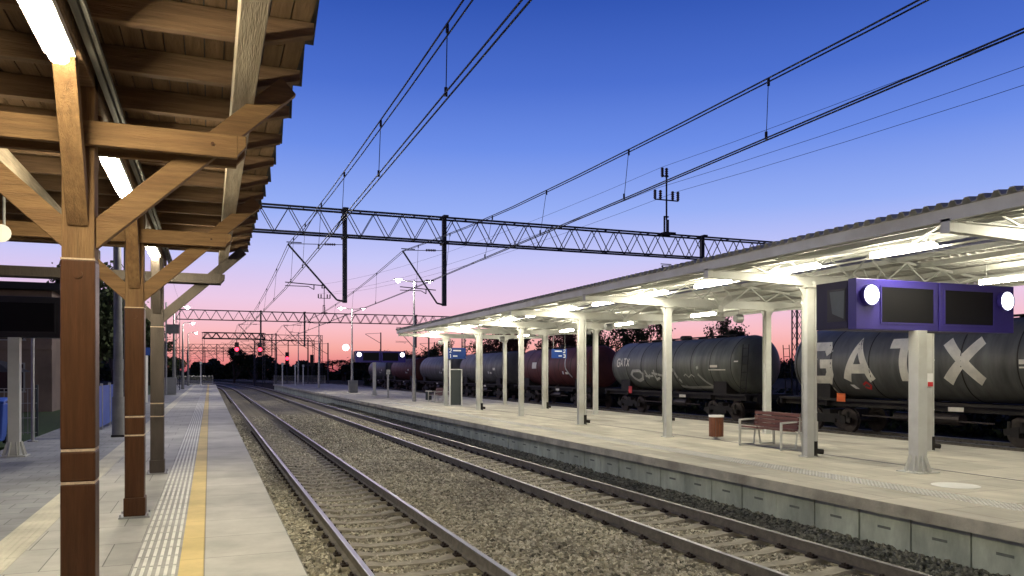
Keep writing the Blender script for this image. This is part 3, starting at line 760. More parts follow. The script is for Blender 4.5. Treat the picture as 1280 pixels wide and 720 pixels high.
    b.beam((X - 1.1, Yc - 2.8, RT + .7), (X - 1.1, Yc + 2.4, RT + .7), .03, .05)
    b.tube((X - 1.2, Yc, RT + .8), (X - .4, Yc, za - rad + .1), .1, n=10); b.tube((X - 1.35, Yc, RT + .8), (X - 1.2, Yc, RT + .8), .14, n=12)
    b.build('brake_gear', M['wheel'], t)
    # markings on the camera side: map (s along -y, z) to cylinder
    def put(polys, mat, name, lift=.006):
        b = MB()
        for qi, q in enumerate(polys):
            lf = lift + (qi % 12) * (.005 if len(polys) < 9 else .0012)
            for r in subdiv_quad([Vector(p) for p in q], 12 if len(polys) < 9 else 3):
                v = []
                for p in r:
                    a = math.asin(max(-.97, min(.97, (p.y - za) / rad))); v.append((X - (rad + lf) * math.cos(a), p.x, za + (rad + lf) * math.sin(a)))
                b.add(v, [(0, 3, 2, 1)])
        return b.build(name, mat, tk)
    def rect(y0, y1, z0, z1, lean=0): return [(y0, z0), (y1, z0), (y1 + lean, z1), (y0 + lean, z1)]
    # arc-length mapping for big lettering
    def glyph(ch, yc, z0, wd, ht, th):
        res = []
        for st in GL[ch]:
            pts = [(yc + wd / 2 - p[0] * wd, z0 + p[1] * ht) for p in st]
            res += stroke_polys(pts, th)
        return res
    if mark not in ('big', 'tag'): put([rect(Yn + 2.9, Yn + 3.35, za - .5, za - .36)], M['letter'], 'data_panel'); put([rect(Yn + 3.6, Yn + 3.8, za - .5, za - .3)], M['white'], 'data_panel')
    b = MB(); b.box(X - 1.365, X - 1.352, Yn + 4.2, Yn + 4.75, zf + .03, zf + .17); b.build('data_panel', M['letter'], t)
    if mark == 'big':
        for ch, yc, wd in (('G', 23.95, 1.05), ('A', 22.05, 1.2), ('T', 20.0, 1.25), ('X', 17.75, 1.25)):
            put(glyph(ch, yc, za - .66, wd, 1.30, .34), M['letter'], 'letter')
        put([rect(24.4, 24.9, za - 1.18, za - .98)], M['white'], 'marking_plate')
        put([rect(23.55, 24.2, za - 1.16, za - .94)], M['letter'], 'marking_plate')
        b = MB(); b.box(X - 1.37, X - 1.355, 22.6, 23.02, zf + .18, zf + .5); b.build('hazard_plate', M['orange'], t)
        put([rect(22.5, 22.3, za - .98, za - .82, .14)], M['white'], 'marking_plate')
        put(stroke_polys([(22.0, za - .82), (21.8, za - .72), (21.65, za - .84), (21.75, za - .96), (21.95, za - .9)], .07), M['redpaint'], 'marking')
        put([rect(15.4, 15.9, za - .12, za + .02)], M['letter'], 'marking'); put([rect(15.0, 15.9, za - .24, za - .19)], M['letter'], 'marking')
    elif mark == 'tag':
        for k, ch in enumerate('GATX'):
            put(glyph(ch, 39.95 - k * .36, za - .02, .26, .42, .075), M['letter'], 'letter')
        y0 = 38.6; z0 = za - .95; S = []
        def g(pts, th=.17): S.extend(stroke_polys([(y0 - a, z0 + c) for a, c in pts], th))
        g([(.2, .25), (0, .45), (.25, .66), (.95, .68), (1.25, .5), (1.1, .24), (.6, .12), (.2, .25)], .15)
        g([(1.55, .7), (1.75, .3), (2.0, .45)], .12); g([(1.5, .38), (2.3, .4)], .1); g([(2.45, .72), (2.5, .2), (2.9, .3)], .12); g([(2.2, .55), (3.3, .4), (3.4, .3)], .12)
        g([(3.6, .6), (4.3, .72), (4.9, -.15)], .16); g([(4.4, -.12), (5.1, -.18), (7.3, -.12)], .12)
        g([(5.2, .4), (5.4, .5), (5.6, .34), (5.9, .48), (6.1, .36)], .05)
        g([(6.45, .5), (6.9, .12), (7.35, -.14)], .13); g([(6.4, .78), (6.55, .84)], .14)
        put(S, M['graffiti'], 'graffiti')
        put([rect(30.5, 31.1, za - .13, za - .02)], M['letter'], 'marking'); put([rect(29.9, 31.2, za - .27, za - .22)], M['letter'], 'marking')
        put([rect(28.95, 29.25, za + .1, za + .16)], M['letter'], 'marking')
        b = MB(); b.box(X - 1.37, X - 1.355, 38.4, 38.75, zf + .1, zf + .5); b.build('hazard_plate', M['redpaint'], t)
    elif mark == 'small':
        put([rect(Yfar - 4.1, Yfar - 3.3, za - .1, za + .35)], M['letter'], 'marking_plate')
        put(stroke_polys([(Yn + 3.4, za + .55), (Yn + 3.2, za - .1), (Yn + 2.5, za - .7)], .12), M['graffiti'], 'graffiti')
    else:
        put([rect(Yn + 1.9, Yn + 2.5, za - .2, za + .0)], M['letter'], 'marking')
    return t
yf = 25.8
wagon(25.8, M['tank_grey'], 'nearest dark grey tank wagon with huge cream letters on its side', mark='big')
wagon(10.6, M['tank_grey'], 'dark grey tank wagon just outside the right edge', bands=7)
wagon(41.2, M['tank_olive'], 'second tank wagon, olive grey with pale graffiti on its side', mark='tag', bands=8)
wagon(56.3, M['tank_red'], 'third tank wagon, rust red with a small pale square mark', mark='small')
wagon(71.4, M['tank_light'], 'fourth tank wagon, light grey behind the timetable board')
wagon(86.5, M['tank_light'], 'fifth tank wagon, light grey with many dark seams', bands=11)
wagon(101.6, M['tank_red'], 'sixth tank wagon, rust red, far down the platform')
wagon(116.7, M['tank_light'], 'seventh tank wagon, light grey, farthest of the train', bands=9)

# ------------------------------------------------------------------ display boards
def display(X0, Y, pole_x, zoff, label, cm='purple', lit=True):
    """double violet casing facing the camera side, clock in each outer corner"""
    t = thing('display_board', (pole_x, Y, 0), label, 'display board', 'train display boards')
    b = MB(); b.box(pole_x - .105, pole_x + .105, Y - .105, Y + .105, .02, 2.47); po = b.build('pole', M['steel'], t, bevel=.006)
    b = MB(); b.box(pole_x - .24, pole_x + .24, Y - .24, Y + .24, 0, .02)
    for k in range(8):
        a = k * math.pi / 4 + .39; dx, dy = math.cos(a), math.sin(a)
        b.beam((pole_x + dx * .2, Y + dy * .2, .03), (pole_x + dx * .12, Y + dy * .12, .30), .012, .05)
        b.tube((pole_x + dx * .21, Y + dy * .21, .02), (pole_x + dx * .21, Y + dy * .21, .07), .018, n=6)
    b.build('base_gusset', M['steel'], po)
    for k in range(2):
        x0 = X0 + k * 1.92; x1 = x0 + 1.88
        b = MB(); b.box(x0, x1, Y - .02, Y + .16, 2.47, 3.33); cs = b.build('casing', M[cm], t, bevel=.012)
        sx0, sx1 = (x0 + .56, x1 - .12) if k == 0 else (x0 + .12, x1 - .56)
        b = MB(); b.box(sx0, sx1, Y - .028, Y - .022, 2.60, 3.20); b.build('screen', M['screen'], cs)
        b = MB()
        for (a0, a1, c0, c1) in ((sx0 - .03, sx1 + .03, 3.2, 3.225), (sx0 - .03, sx1 + .03, 2.575, 2.6), (sx0 - .03, sx0, 2.6, 3.2), (sx1, sx1 + .03, 2.6, 3.2)): b.box(a0, a1, Y - .035, Y - .021, c0, c1)
        b.build('screen_frame', M[cm], cs)
        if not lit: continue
        cx = x0 + .27 if k == 0 else x1 - .27
        b = MB(); b.disc((cx, Y - .06, 3.05), .165, 32, 'y', .07); ck = b.build('clock', M['clock'], cs)
        b = MB(); b.lathe([(.166, -.04), (.185, -.04), (.185, .04), (.166, .04)], 32, 'y', (cx, Y - .06, 3.05), True); b.build('clock_rim', M['purple'], ck)
        b = MB(); b.beam((cx, Y - .1, 3.05), (cx + .05, Y - .1, 3.14), .004, .016, (0, -1, 0)); b.beam((cx, Y - .1, 3.05), (cx - .09, Y - .1, 3.0), .004, .01, (0, -1, 0)); b.build('clock_hand', M['cabinet'], ck)
    b = MB(); b.box(X0 + .0, X0 + 3.8, Y + .165, Y + .9, 2.49, 3.31); b.build('rear_housing', M['casing_dark'] if cm != 'purple' else M['navy'], t, bevel=.01)
    b = MB(); b.box(X0 - .012, X0 - .002, Y + .2, Y + .62, 2.62, 3.18); b.build('poster_case', M['black'], t)
    b = MB(); b.add([(X0 - .016, Y + .24, 2.66), (X0 - .016, Y + .5, 2.76), (X0 - .016, Y + .56, 3.14), (X0 - .016, Y + .22, 3.14)], [(0, 1, 2, 3)])
    b.build('poster', M['paper'], t)
    return t
display(10.1, 10.05, 11.52, 0, 'violet display board with two lit clocks above the nearest tank wagon')
display(10.1, 58., 11.52, 0, 'far violet display board with two lit clocks beyond the canopy')
dl = display(-6.3, 18.8, -3.78, 0, 'dark display board on a grey pole behind the nearest wooden post', 'casing_dark', False)
# thin pole beside the display
t = thing('thin_pole', (-4.15, 22.6, 0), 'thin grey pole standing by the grass at the far left', 'pole')
b = MB(); b.tube((-4.15, 22.6, 0), (-4.15, 22.6, 3.0), .04, n=10); b.build('pole', M['galv'], t); b = MB(); b.tube((-4.15, 22.6, 0), (-4.15, 22.6, .03), .12, n=12); b.build('base_plate', M['galv'], t)

# ------------------------------------------------------------------ gantries, catenary
def truss(b, x0, x1, Y, z0=6.95, z1=7.9, dp=.5, step=1.0, r=.035, dr=.018):
    for yy in (Y - dp / 2, Y + dp / 2):
        for z in (z0, z1): b.beam((x0, yy, z), (x1, yy, z), r * 1.6, r * 2)
        n = int((x1 - x0) / step); 
        for k in range(n):
            a = x0 + (x1 - x0) * k / n; m = x0 + (x1 - x0) * (k + .5) / n; c = x0 + (x1 - x0) * (k + 1) / n
            b.beam((a, yy, z0), (m, yy, z1), dr * 2, dr * 1.4); b.beam((m, yy, z1), (c, yy, z0), dr * 2, dr * 1.4)
    n = int((x1 - x0) / (step * 2))
    for k in range(n + 1):
        a = x0 + (x1 - x0) * k / n
        for z in (z0, z1): b.beam((a, Y - dp / 2, z), (a, Y + dp / 2, z), dr * 2, dr * 2)
def mast(b, X, Y, z0, z1, a=.16):
    for sx in (-1, 1):
        for sy in (-1, 1): b.beam((X + sx * a, Y + sy * a, z0), (X + sx * a, Y + sy * a, z1), .05, .05, (1, 0, 0))
    n = int((z1 - z0) / .5)
    for k in range(n):
        za, zb = z0 + (z1 - z0) * k / n, z0 + (z1 - z0) * (k + 1) / n
        s = 1 if k % 2 else -1
        for q in (-1, 1):
            b.beam((X - s * a, Y + q * a, za), (X + s * a, Y + q * a, zb), .02, .02); b.beam((X + q * a, Y - s * a, za), (X + q * a, Y + s * a, zb), .02, .02)
def gantry(Y, x0, x1, drops, label, insul=None, sp=1.0, dr=.018, det=True):
    t = thing('overhead_gantry', (x0, Y, -.9), label, 'overhead line gantry', 'overhead line gantries')
    s = sh(Y)
    b = MB(); truss(b, x0 - .2, x1 + .2, Y, step=sp, dr=dr); b.build('lattice_beam', M['darksteel'], t)
    for X in (x0, x1): b = MB(); mast(b, X, Y, -.9, 7.9); b.build('mast', M['darksteel'], t)
    for (pxx, tx) in drops:
        b = MB(); b.box(pxx - .08, pxx + .08, Y - .08, Y + .08, 4.4, 8.0); b.box(pxx - .1, pxx + .1, Y - .3, Y + .3, 6.86, 6.93); b.box(pxx - .1, pxx + .1, Y - .3, Y + .3, 7.93, 8.0); b.build('drop_post', M['darksteel'], t)
        b = MB()
        b.tube((pxx - .05, Y, 4.45), (pxx - .3, Y, 4.5), .035, n=8); b.tube((pxx - .3, Y, 4.5), (tx, Y, 6.52), .035, n=8)
        b.tube((tx + .03, Y, 6.54), (pxx, Y, 6.62), .014, n=6)
        b.tube((tx - .05, Y, 6.6), (tx + .5, Y, 6.6), .02, n=6)
        b.tube((tx - .1, Y, 5.1), (tx + 1.35, Y, 5.02), .02, n=6); b.tube((tx - .1, Y, 4.97), (tx + .75, Y, 4.97), .016, n=6)
        b.tube((tx + .75, Y, 4.97), (tx + .95, Y, 4.86), .016, n=6); b.tube((tx + .95, Y, 4.86), (tx + .95, Y, 5.04), .02, n=6)
        ar = b.build('cantilever_arm', M['darksteel'], t)
        if det:
            b = MB()
            for k in range(6): b.tube((pxx - .75 + k * .07, Y, 6.595 + k * .002), (pxx - .72 + k * .07, Y, 6.595 + k * .002), .05, n=10)
            b.tube((pxx - .76, Y, 6.595), (pxx - .34, Y, 6.607), .022, n=8)
            b.build('insulator', M['insul'], ar)
    if insul is not None:
        X = insul; b = MB()
        b.box(X - .14, X - .08, Y - .03, Y + .03, 7.95, 8.75); b.box(X + .0, X + .1, Y - .05, Y + .05, 7.95, 8.6); b.box(X - .3, X + .3, Y - .3, Y + .3, 7.93, 8.0)
        b.box(X - .14, X + .1, Y - .03, Y + .03, 8.7, 8.76); b.tube((X, Y, 8.6), (X, Y, 10.8), .04, n=8)
        b.tube((X - .6, Y, 9.48), (X + .6, Y, 9.48), .03, n=8); b.tube((X - .22, Y, 10.55), (X + .1, Y, 10.55), .03, n=8)
        mt = b.build('insulator_mast', M['darksteel'], t)
        for dx, z in ((-.6, 9.48), (-.32, 9.48), (.32, 9.48), (.6, 9.48), (-.22, 10.5), (-.0, 10.5)):
            b = MB(); b.tube((X + dx, Y, z), (X + dx, Y, z + .42), .055, n=10)
            for k in range(4): b.tube((X + dx, Y, z + .08 + k * .09), (X + dx, Y, z + .1 + k * .09), .08, n=10)
            b.build('insulator', M['insul'], mt)
    return t
gantry(30., -2.9, 26.5, [(4.82, 2.72), (8.77, 7.07), (21.05, 18.9)], 'nearest overhead gantry, its lattice beam crossing above the station', 19.15, 1.05)
gantry(83., -2.9, 26.5, [(4.86, 2.72), (9.2, 7.1), (21.05, 18.9)], 'second overhead gantry crossing behind the first above the far platforms', 11.2, 1.05, .03)
def signal(X, Y, z, top=None):
    return
g3 = gantry(130., -.9, 8.1, [], 'third gantry, short and double-decked, carrying red signals', None, 1.2, .05, False)
b = MB(); truss(b, -.9, 8.1, 130., 7.0, 7.9, 1.6, 1.2, .06, .05); b.box(-.9, 8.1, 129.2, 130.8, 6.9, 6.98); b.build('signal_deck', M['darksteel'], g3)
gantry(134., 8.3, 17.6, [(9.6, 7.2)], 'thin overhead gantry to the right of the signal gantry', None, 1.6, .03, False)
gantry(185., -4, 14, [(1.5, -.5), (5.8, 3.6)], 'fourth gantry far down the line behind the signal gantry', None, 1.6, .05, False)
gantry(240., -14, 12, [(-6, -8), (-1.2, -3.4)], 'farthest overhead gantry at the curve of the line', None, 2, .06, False)

def catwire(label, Xm, Xc, supports, sag=.95, zc=4.85):
    t = thing('overhead_wires', (Xc(0), 0, zc), label, 'overhead wires', 'overhead wires')
    m1 = []; cw = []; drp = []
    for (ya, yb, z0) in supports:
        n = 16; ym = (ya + yb) / 2
        for k in range(n + (1 if (ya, yb, z0) == supports[-1] else 0)):
            Y = ya + (yb - ya) * k / n; z = z0 + (6.52 - z0) * ((Y - ym) / ((yb - ya) / 2)) ** 2
            m1.append((Xm(Y) + sh(Y), Y, z)); 
        for Y in (np.arange(8.4 - 3.85 * 9, 29, 3.85) if ya < 0 else np.arange(ya + 5, yb - 2, 6.)):
            Y = float(Y); z = z0 + (6.52 - z0) * ((Y - ym) / ((yb - ya) / 2)) ** 2
            drp.append(((Xm(Y) + sh(Y), Y, z), (Xc(Y) + sh(Y), Y, zc)))
    ys = sorted({p[1] for p in m1})
    b = MB(); b.path(m1, .012, 5); b.path([(p[0] + .09, p[1], p[2] + .0) for p in m1], .011, 5); b.build('messenger_wire', M['darksteel'], t)
    for dx in (-.035, .035):
        b = MB(); b.path([(Xc(Y) + dx + sh(Y), Y, zc) for Y in ys], .011, 5); b.build('contact_wire', M['darksteel'], t)
    for p, q in drp:
        b = MB(); b.tube(p, q, .006, n=4); b.tube((q[0], q[1], q[2]), (q[0], q[1], q[2] + .1), .02, n=6); b.tube(p, (p[0], p[1], p[2] - .1), .02, n=6); b.build('dropper', M['darksteel'], t)
def lerpX(pts):
    xs = [p[0] for p in pts]; vs = [p[1] for p in pts]; return lambda Y: float(np.interp(Y, xs, vs))
sup = [(-32, 30, 5.58), (30, 83, 5.7), (83, 134, 5.7), (134, 185, 5.7), (185, 240, 5.7)]
catwire('overhead wires above the track beside the wooden roof', lerpX([(-32, 2.1), (0, 2.4), (20, 2.62), (30, 2.72), (83, 2.6), (240, 2.6)]), lerpX([(-32, 2.5), (0, 2.42), (30, 2.62), (83, 2.3), (240, 2.5)]), sup)
catwire('overhead wires above the track beside the island platform', lerpX([(-32, 6.4), (0, 6.76), (20, 7.2), (30, 7.07), (83, 6.9), (240, 6.9)]), lerpX([(-32, 7.0), (0, 6.85), (30, 7.05), (83, 6.6), (240, 6.8)]), sup)
for i, (X, z, lb) in enumerate(((18.5, 9.92, 'upper'), (19.75, 9.92, 'lower'), (18.93, 10.95, 'topmost'))):
    b = MB(); pts = []
    for ya, yb, z0 in ((-30, 30, z - .9), (30, 83, z - .8)):
        for k in range(13):
            Y = ya + (yb - ya) * k / 12; pts.append((X - (7.9 * max(0, (Y - 30) / 53)), Y, z0 + (z - z0) * ((2 * (Y - ya) / (yb - ya)) - 1) ** 2))
    b.path(pts, .008, 4); o = b.build('feeder_wire', M['darksteel'], loc=(X, 30, z)); tag(o, lb + ' thin feeder wire running to the insulators above the gantry', 'wire', 'thin feeder wires')
b = MB(); pts = [(-1.2 - .02 * Y, Y, 9.0 - 3.2 * math.sin(math.pi * min(1, max(0, (Y - 20) / 63))) * .3) for Y in range(20, 84, 7)]
b.path(pts, .008, 4); tag(b.build('feeder_wire', M['darksteel'], loc=(-1.6, 20, 9)), 'lone thin wire in the sky just right of the wooden roof end', 'wire')

# signals
for i, (px, Y, z, on) in enumerate(((296, 128.6, 5.4, 1), (325, 128.6, 5.4, 1), (359, 140, 4.2, 1), (390, 140, 3.8, 0))):
    X = atpx(px, Y)
    lb = ['red signal hanging from the left of the signal gantry', 'red signal hanging from the right of the signal gantry', 'red signal on a post right of the signal gantry', 'dark signal head on a post by the far track'][i]
    t = thing('railway_signal', (X, Y, -.9), lb, 'railway signal', 'far railway signals')
    b = MB(); b.box(X - .32, X + .32, Y, Y + .25, z - 1.1, z + 1.0); b.build('signal_head', M['black'], t, bevel=.05)
    b = MB(); b.box(X - .06, X + .06, Y + .25, Y + .37, -.9 if i > 1 else z + 1.0, z + 1.0 if i > 1 else 7.0); b.build('post', M['darksteel'], t)
    if on:
        b = MB(); b.disc((X, Y - .05, z - .1), .3, 16, 'y', .08); b.build('signal_lens', M['redlight'], t)

# ------------------------------------------------------------------ lamp posts
def tlamp(X, Y, label, lit=True):
    t = thing('street_lamp', (X, Y, 0), label, 'street lamp', 'double lamp posts on the island platform')
    b = MB(); b.tube((X, Y, 0), (X, Y, 1.4), .13, .12, n=12); b.tube((X, Y, 1.4), (X, Y, 3.2), .1, .09, n=12); b.tube((X, Y, 3.2), (X, Y, 7.2), .07, .045, n=10); b.build('pole', M['galv'], t)
    b = MB()
    for s in (-1, 1): b.tube((X, Y, 7.1), (X + s * .45, Y, 7.12), .03, n=6); b.tube((X + s * .45, Y, 7.12), (X + s * .75, Y, 7.2), .03, n=6)
    b.build('arm', M['galv'], t)
    for s in (-1, 1):
        b = MB(); b.box(X + s * .95 - .26, X + s * .95 + .26, Y - .11, Y + .11, 7.17, 7.25); h = b.build('lamp_head', M['cabinet'], t, bevel=.02)
        b = MB(); r_ = (.15 if s < 0 else .08) if lit else .05  # left lens oversized, its shape carries the lamp's glow
        b.lathe([(.02, -r_), (r_ * .7, -r_ * .7), (r_, 0), (r_ * .9, .03)], 12, 'z', (X + s * .95, Y, 7.16)); b.build('lamp_lens', M['ledhead'] if lit else M['cabinet'], h)
for i, Y in enumerate((45., 66.5, 88., 109.5)):
    t = tlamp(11.3, Y, ['double lamp post just beyond the end of the steel canopy', 'second double lamp post with a grey cabinet at its foot', 'third double lamp post on the island platform, a thin dark one', 'farthest double lamp post on the island platform'][i], i < 2)
t = thing('floodlight', (11.3, 66.3, 3.85), 'round lit lamp on a short arm of the second lamp post', 'floodlight')
b = MB(); b.tube((11.2, 66.4, 4.1), (10.55, 66.4, 4.1), .02, n=6); b.build('arm', M['galv'], t)
b = MB(); b.disc((10.75, 66.35, 3.82), .27, 20, 'y', .12); b.build('lamp_lens', M['clock'], t)
def cabinet(X, Y, w_, h_, label):
    t = thing('equipment_cabinet', (X, Y, 0), label, 'cabinet')
    b = MB(); b.box(X - w_ / 2, X + w_ / 2, Y - .2, Y + .2, .08, h_); b.box(X - w_ / 2 - .02, X + w_ / 2 + .02, Y - .22, Y + .22, h_, h_ + .03); b.box(X - w_ / 2 + .03, X + w_ / 2 - .03, Y - .17, Y + .17, 0, .08); b.build('cabinet_body', M['cabinet'], t, bevel=.008)
    b = MB(); b.box(X - w_ / 2 + .04, X - .01, Y - .215, Y - .203, .14, h_ - .05); b.box(X + .01, X + w_ / 2 - .04, Y - .215, Y - .203, .14, h_ - .05); b.build('door', M['cabinet'], t)
cabinet(11.3, 66.0, .75, 1.0, 'grey cabinet at the foot of the second double lamp post')
cabinet(-2.85, 65., .95, 1.3, 'grey cabinet on the far left platform beside the lamp poles')
for i, Y in enumerate((23.4, 44.8, 66.2, 87.6, 109.)):
    X = -2.3 if i == 0 else -2.6
    lb = ['stepped grey lamp pole standing behind the second wooden post', 'lamp pole hidden behind the third wooden post', 'nearest lit single-arm lamp beyond the wooden roof', 'second lit single-arm lamp beyond the wooden roof', 'farthest lit single-arm lamp on the left platform'][i]
    t = thing('street_lamp', (X, Y, 0), lb, 'street lamp', 'single-arm lamps on the left platform')
    b = MB(); b.tube((X, Y, 0), (X, Y, 1.08), .155, .15, n=16); b.tube((X, Y, 1.08), (X, Y, 1.8), .125, .12, n=16); b.tube((X, Y, 1.8), (X, Y, 2.1), .13, n=16); b.tube((X, Y, 2.1), (X, Y, 6.7), .115, .05, n=14); b.build('pole', M['concrete'], t, smooth=True)
    b = MB(); b.box(X - .16, X + .16, Y - .16, Y + .16, 0, .06); b.build('pole_foot', M['black'], t)
    b = MB(); b.tube((X, Y, 6.65), (X + .15, Y, 6.85), .035, n=8); b.tube((X + .15, Y, 6.85), (X + .75, Y, 6.9), .03, n=8); b.build('arm', M['concrete'], t)
    b = MB(); b.box(X + .7, X + 1.2, Y - .12, Y + .12, 6.86, 6.94); h = b.build('lamp_head', M['cabinet'], t, bevel=.02)
    b = MB(); b.lathe([(.02, -.14), (.1, -.1), (.15, 0), (.14, .03)], 12, 'z', (X + .98, Y, 6.85)); b.build('lamp_lens', M['ledhead'], h)  # lens enlarged to stand in for the glow around the lamp
t = thing('sign_board', (-2.75, 63.5, 4.6), 'grey rectangular board fixed high on the lamp pole at far left', 'sign')
b = MB(); b.box(-3.05, -2.15, 63.9, 63.96, 4.65, 5.35); b.build('board', M['concrete'], t); b = MB(); b.box(-3.1, -3.04, 63.85, 63.99, 4.4, 5.45); b.build('bracket', M['galv'], t)
b = MB(); b.tube((-3.05, 64., 0), (-3.05, 64., 7.), .06, n=8); b.build('pole', M['galv'], t)
# sign post white
t = thing('sign_post', (-3.35, 49, 0), 'thin white post with a small blue sign behind the third wooden post', 'sign post')
b = MB(); b.box(-3.41, -3.29, 48.97, 49.03, 0, 3.0); b.build('post', M['white'], t); b = MB(); b.box(-3.45, -3.0, 48.93, 48.96, 2.7, 3.15); b.build('sign_panel', M['bluesign'], t)
for i, (px, Y, h_) in enumerate(((353, 100, 2.9), (369, 103, 2.7), (379, 104, 2.7), (251, 100, 3.0), (485, 52, 1.9))):
    X = atpx(px, Y); lb = ['white post at the left of the far island platform fence', 'white post in the middle of the far island platform fence', 'white post at the right of the far island platform fence', 'white post at the far end of the left platform', 'short grey post standing left of the lamp post beyond the canopy'][i]
    t = thing('sign_post', (X, Y, 0), lb, 'post'); b = MB(); b.tube((X, Y, 0), (X, Y, h_), .07, n=8); b.build('post', M['white'] if i < 4 else M['galv'], t)
    b = MB(); b.box(X - .13, X + .13, Y - .1, Y - .08, h_ - .3, h_); b.build('sign_panel', M['white'] if i < 4 else M['galv'], t)
# railings
def railing(x0, x1, Y, label, h_=1.2):
    t = thing('railing', ((x0 + x1) / 2, Y, 0), label, 'railing'); b = MB()
    b.tube((x0, Y, h_), (x1, Y, h_), .025, n=6); b.tube((x0, Y, .15), (x1, Y, .15), .02, n=6); b.build('handrail', M['galv'], t)
    b = MB(); n = int((x1 - x0) / .12)
    for k in range(n + 1): x = x0 + (x1 - x0) * k / n; b.box(x - .01, x + .01, Y - .01, Y + .01, .15, h_)
    b.build('railing_bars', M['galv'], t)
    for x in (x0, x1): b = MB(); b.tube((x, Y, 0), (x, Y, h_ + .1), .035, n=8); b.build('post', M['galv'], t)
railing(-4.2, .4, 112, 'grey railing closing the far end of the left platform')
railing(atpx(345, 112) - .1, 15.5, 114, 'grey railing closing the far end of the island platform')

# signs hanging under the steel canopy
def hsign(X, Y, z0, z1, wd, rows, label, flip=False):
    t = thing('hanging_sign', (X, Y, z1), label, 'hanging sign', 'blue platform number signs')
    b = MB(); b.box(X - wd / 2, X + wd / 2, Y - .03, Y + .03, z0, z1); pn = b.build('sign_panel', M['bluesign'], t, bevel=.005)
    b = MB()
    for s in (-1, 1): b.tube((X + s * wd * .38, Y, z1), (X + s * wd * .38, Y, 3.6), .012, n=6)
    b.build('hanger', M['galv'], t)
    b = MB(); hh = (z1 - z0) / 2
    for k, ch in enumerate(rows):
        zb = z1 - hh * (k + 1) + hh * .2; gx = X - wd * .42 if not flip else X + wd * .26
        for st in GL[ch]:
            for q in stroke_polys([(gx + p[0] * .1, zb + p[1] * hh * .6) for p in st], .035): b.add([(p.x, Y - .034, p.y) for p in q], [(0, 1, 2, 3)])
        bx0 = (X - wd * .22, X + wd * (.22 if k == 0 else .02)) if not flip else (X - wd * (.3 if k == 0 else .05), X + wd * .16)
        b.box(bx0[0], bx0[1], Y - .034, Y - .031, zb + hh * .2, zb + hh * .42)
    b.build('sign_writing', M['white'], pn)
hsign(11.75, 37.9, 2.42, 2.98, .95, '21', 'blue hanging sign reading 2 and 1 above the timetable board')
hsign(15.5, 33.6, 2.4, 2.85, .8, '23', 'smaller blue hanging sign reading 2 and 3 before the red wagon', True)
t = thing('timetable_board', (11.8, 38.2, 0), 'tall slate grey timetable board under the end of the canopy', 'information board')
b = MB(); b.box(11.5, 12.05, 38.15, 38.25, .06, 1.85); b.build('board', M['infocab'], t, bevel=.01)
b = MB(); b.box(11.44, 11.49, 38.12, 38.28, 0, 2.35); b.box(12.06, 12.11, 38.12, 38.28, 0, 1.9); b.box(11.49, 12.06, 38.17, 38.23, 1.86, 1.9); b.build('frame', M['white'], t)
# warning notice on the back post
t = thing('notice_plate', (14.8, 12.59, 1.6), 'small red and white notice on the post behind the display pole', 'notice')
b = MB(); b.box(14.72, 14.88, 12.59, 12.6, 1.42, 1.72); b.build('plate', M['white'], t); b = MB(); b.box(14.725, 14.875, 12.583, 12.588, 1.43, 1.53); b.build('red_panel', M['redpaint'], t)

# ------------------------------------------------------------------ bench and bins
def bench(X, Y0, Y1, label):
    t = thing('bench', (X, (Y0 + Y1) / 2, 0), label, 'bench', 'benches on the island platform')
    ym = (Y0 + Y1) / 2
    for Y in (Y0 + .03, Y1 - .03):
        for s in (-1, 1):
            b = MB()
            xf = X + s * .5
            b.beam((xf, Y, 0), (xf, Y, .63), .05, .035, (0, 1, 0)); b.beam((xf - s * .02, Y, .61), (X + s * .06, Y, .63), .035, .04)
            b.beam((xf, Y, .40), (X + s * .06, Y, .37), .03, .035); b.beam((X + s * .1, Y, 0.02), (X + s * .05, Y, .4), .03, .03, (0, 1, 0)); b.beam((xf, Y, .03), (X + s * .1, Y, .03), .03, .03)
            b.build('armrest', M['steel'], t, bevel=.004)
    for Y in (Y0 + .03, Y1 - .03):
        b = MB(); b.beam((X + .0, Y, .36), (X - .0, Y, .80), .035, .05, (0, 1, 0)); b.build('back_support', M['steel'], t)
    b = MB()
    for s in (-1, 1):
        for k in range(4): x = X + s * (.12 + k * .105); z = .42 + .012 * k; b.box(x - .045, x + .045, Y0 + .06, Y1 - .06, z - .015, z + .015)
    b.build('seat', M['redslat'], t, bevel=.004)
    b = MB()
    for s in (-1, 1):
        for k in range(3 + 1): z = .50 + k * .092; x = X + s * (.055 - .012 * k + .0); b.box(x - .014, x + .014, Y0 + .0, Y1 - .0, z - .038, z + .038)
    b.build('backrest', M['redslat'], t, bevel=.004)
bench(12.32, 13.85, 15.35, 'double-sided bench with red slats beside the nearest front post')
bench(12.4, 42.6, 44.0, 'far pale bench beyond the timetable board')
def binn(X, Y, mat, label):
    t = thing('litter_bin', (X, Y, 0), label, 'litter bin', 'litter bins on the island platform')
    b = MB()
    for k in range(18):
        a = 2 * math.pi * k / 18; x, y = X + .175 * math.cos(a), Y + .175 * math.sin(a)
        b.beam((x, y, .07), (x, y, .58), .05, .018, (math.cos(a), math.sin(a), 0))
    b.build('slats', mat, t)
    b = MB(); b.lathe([(.155, .08), (.16, .58)], 20, 'z', (X, Y, 0)); b.build('liner', M['black'], t)
    b = MB(); b.lathe([(.13, .60), (.19, .60), (.19, .575), (.195, .575), (.195, .625), (.13, .625)], 24, 'z', (X, Y, 0), True); b.build('rim', M['white'], t)
    b = MB(); b.tube((X, Y, 0), (X, Y, .1), .05, n=10); b.disc((X, Y, .006), .12, 16, 'z', .012); b.build('foot', M['galv'], t)
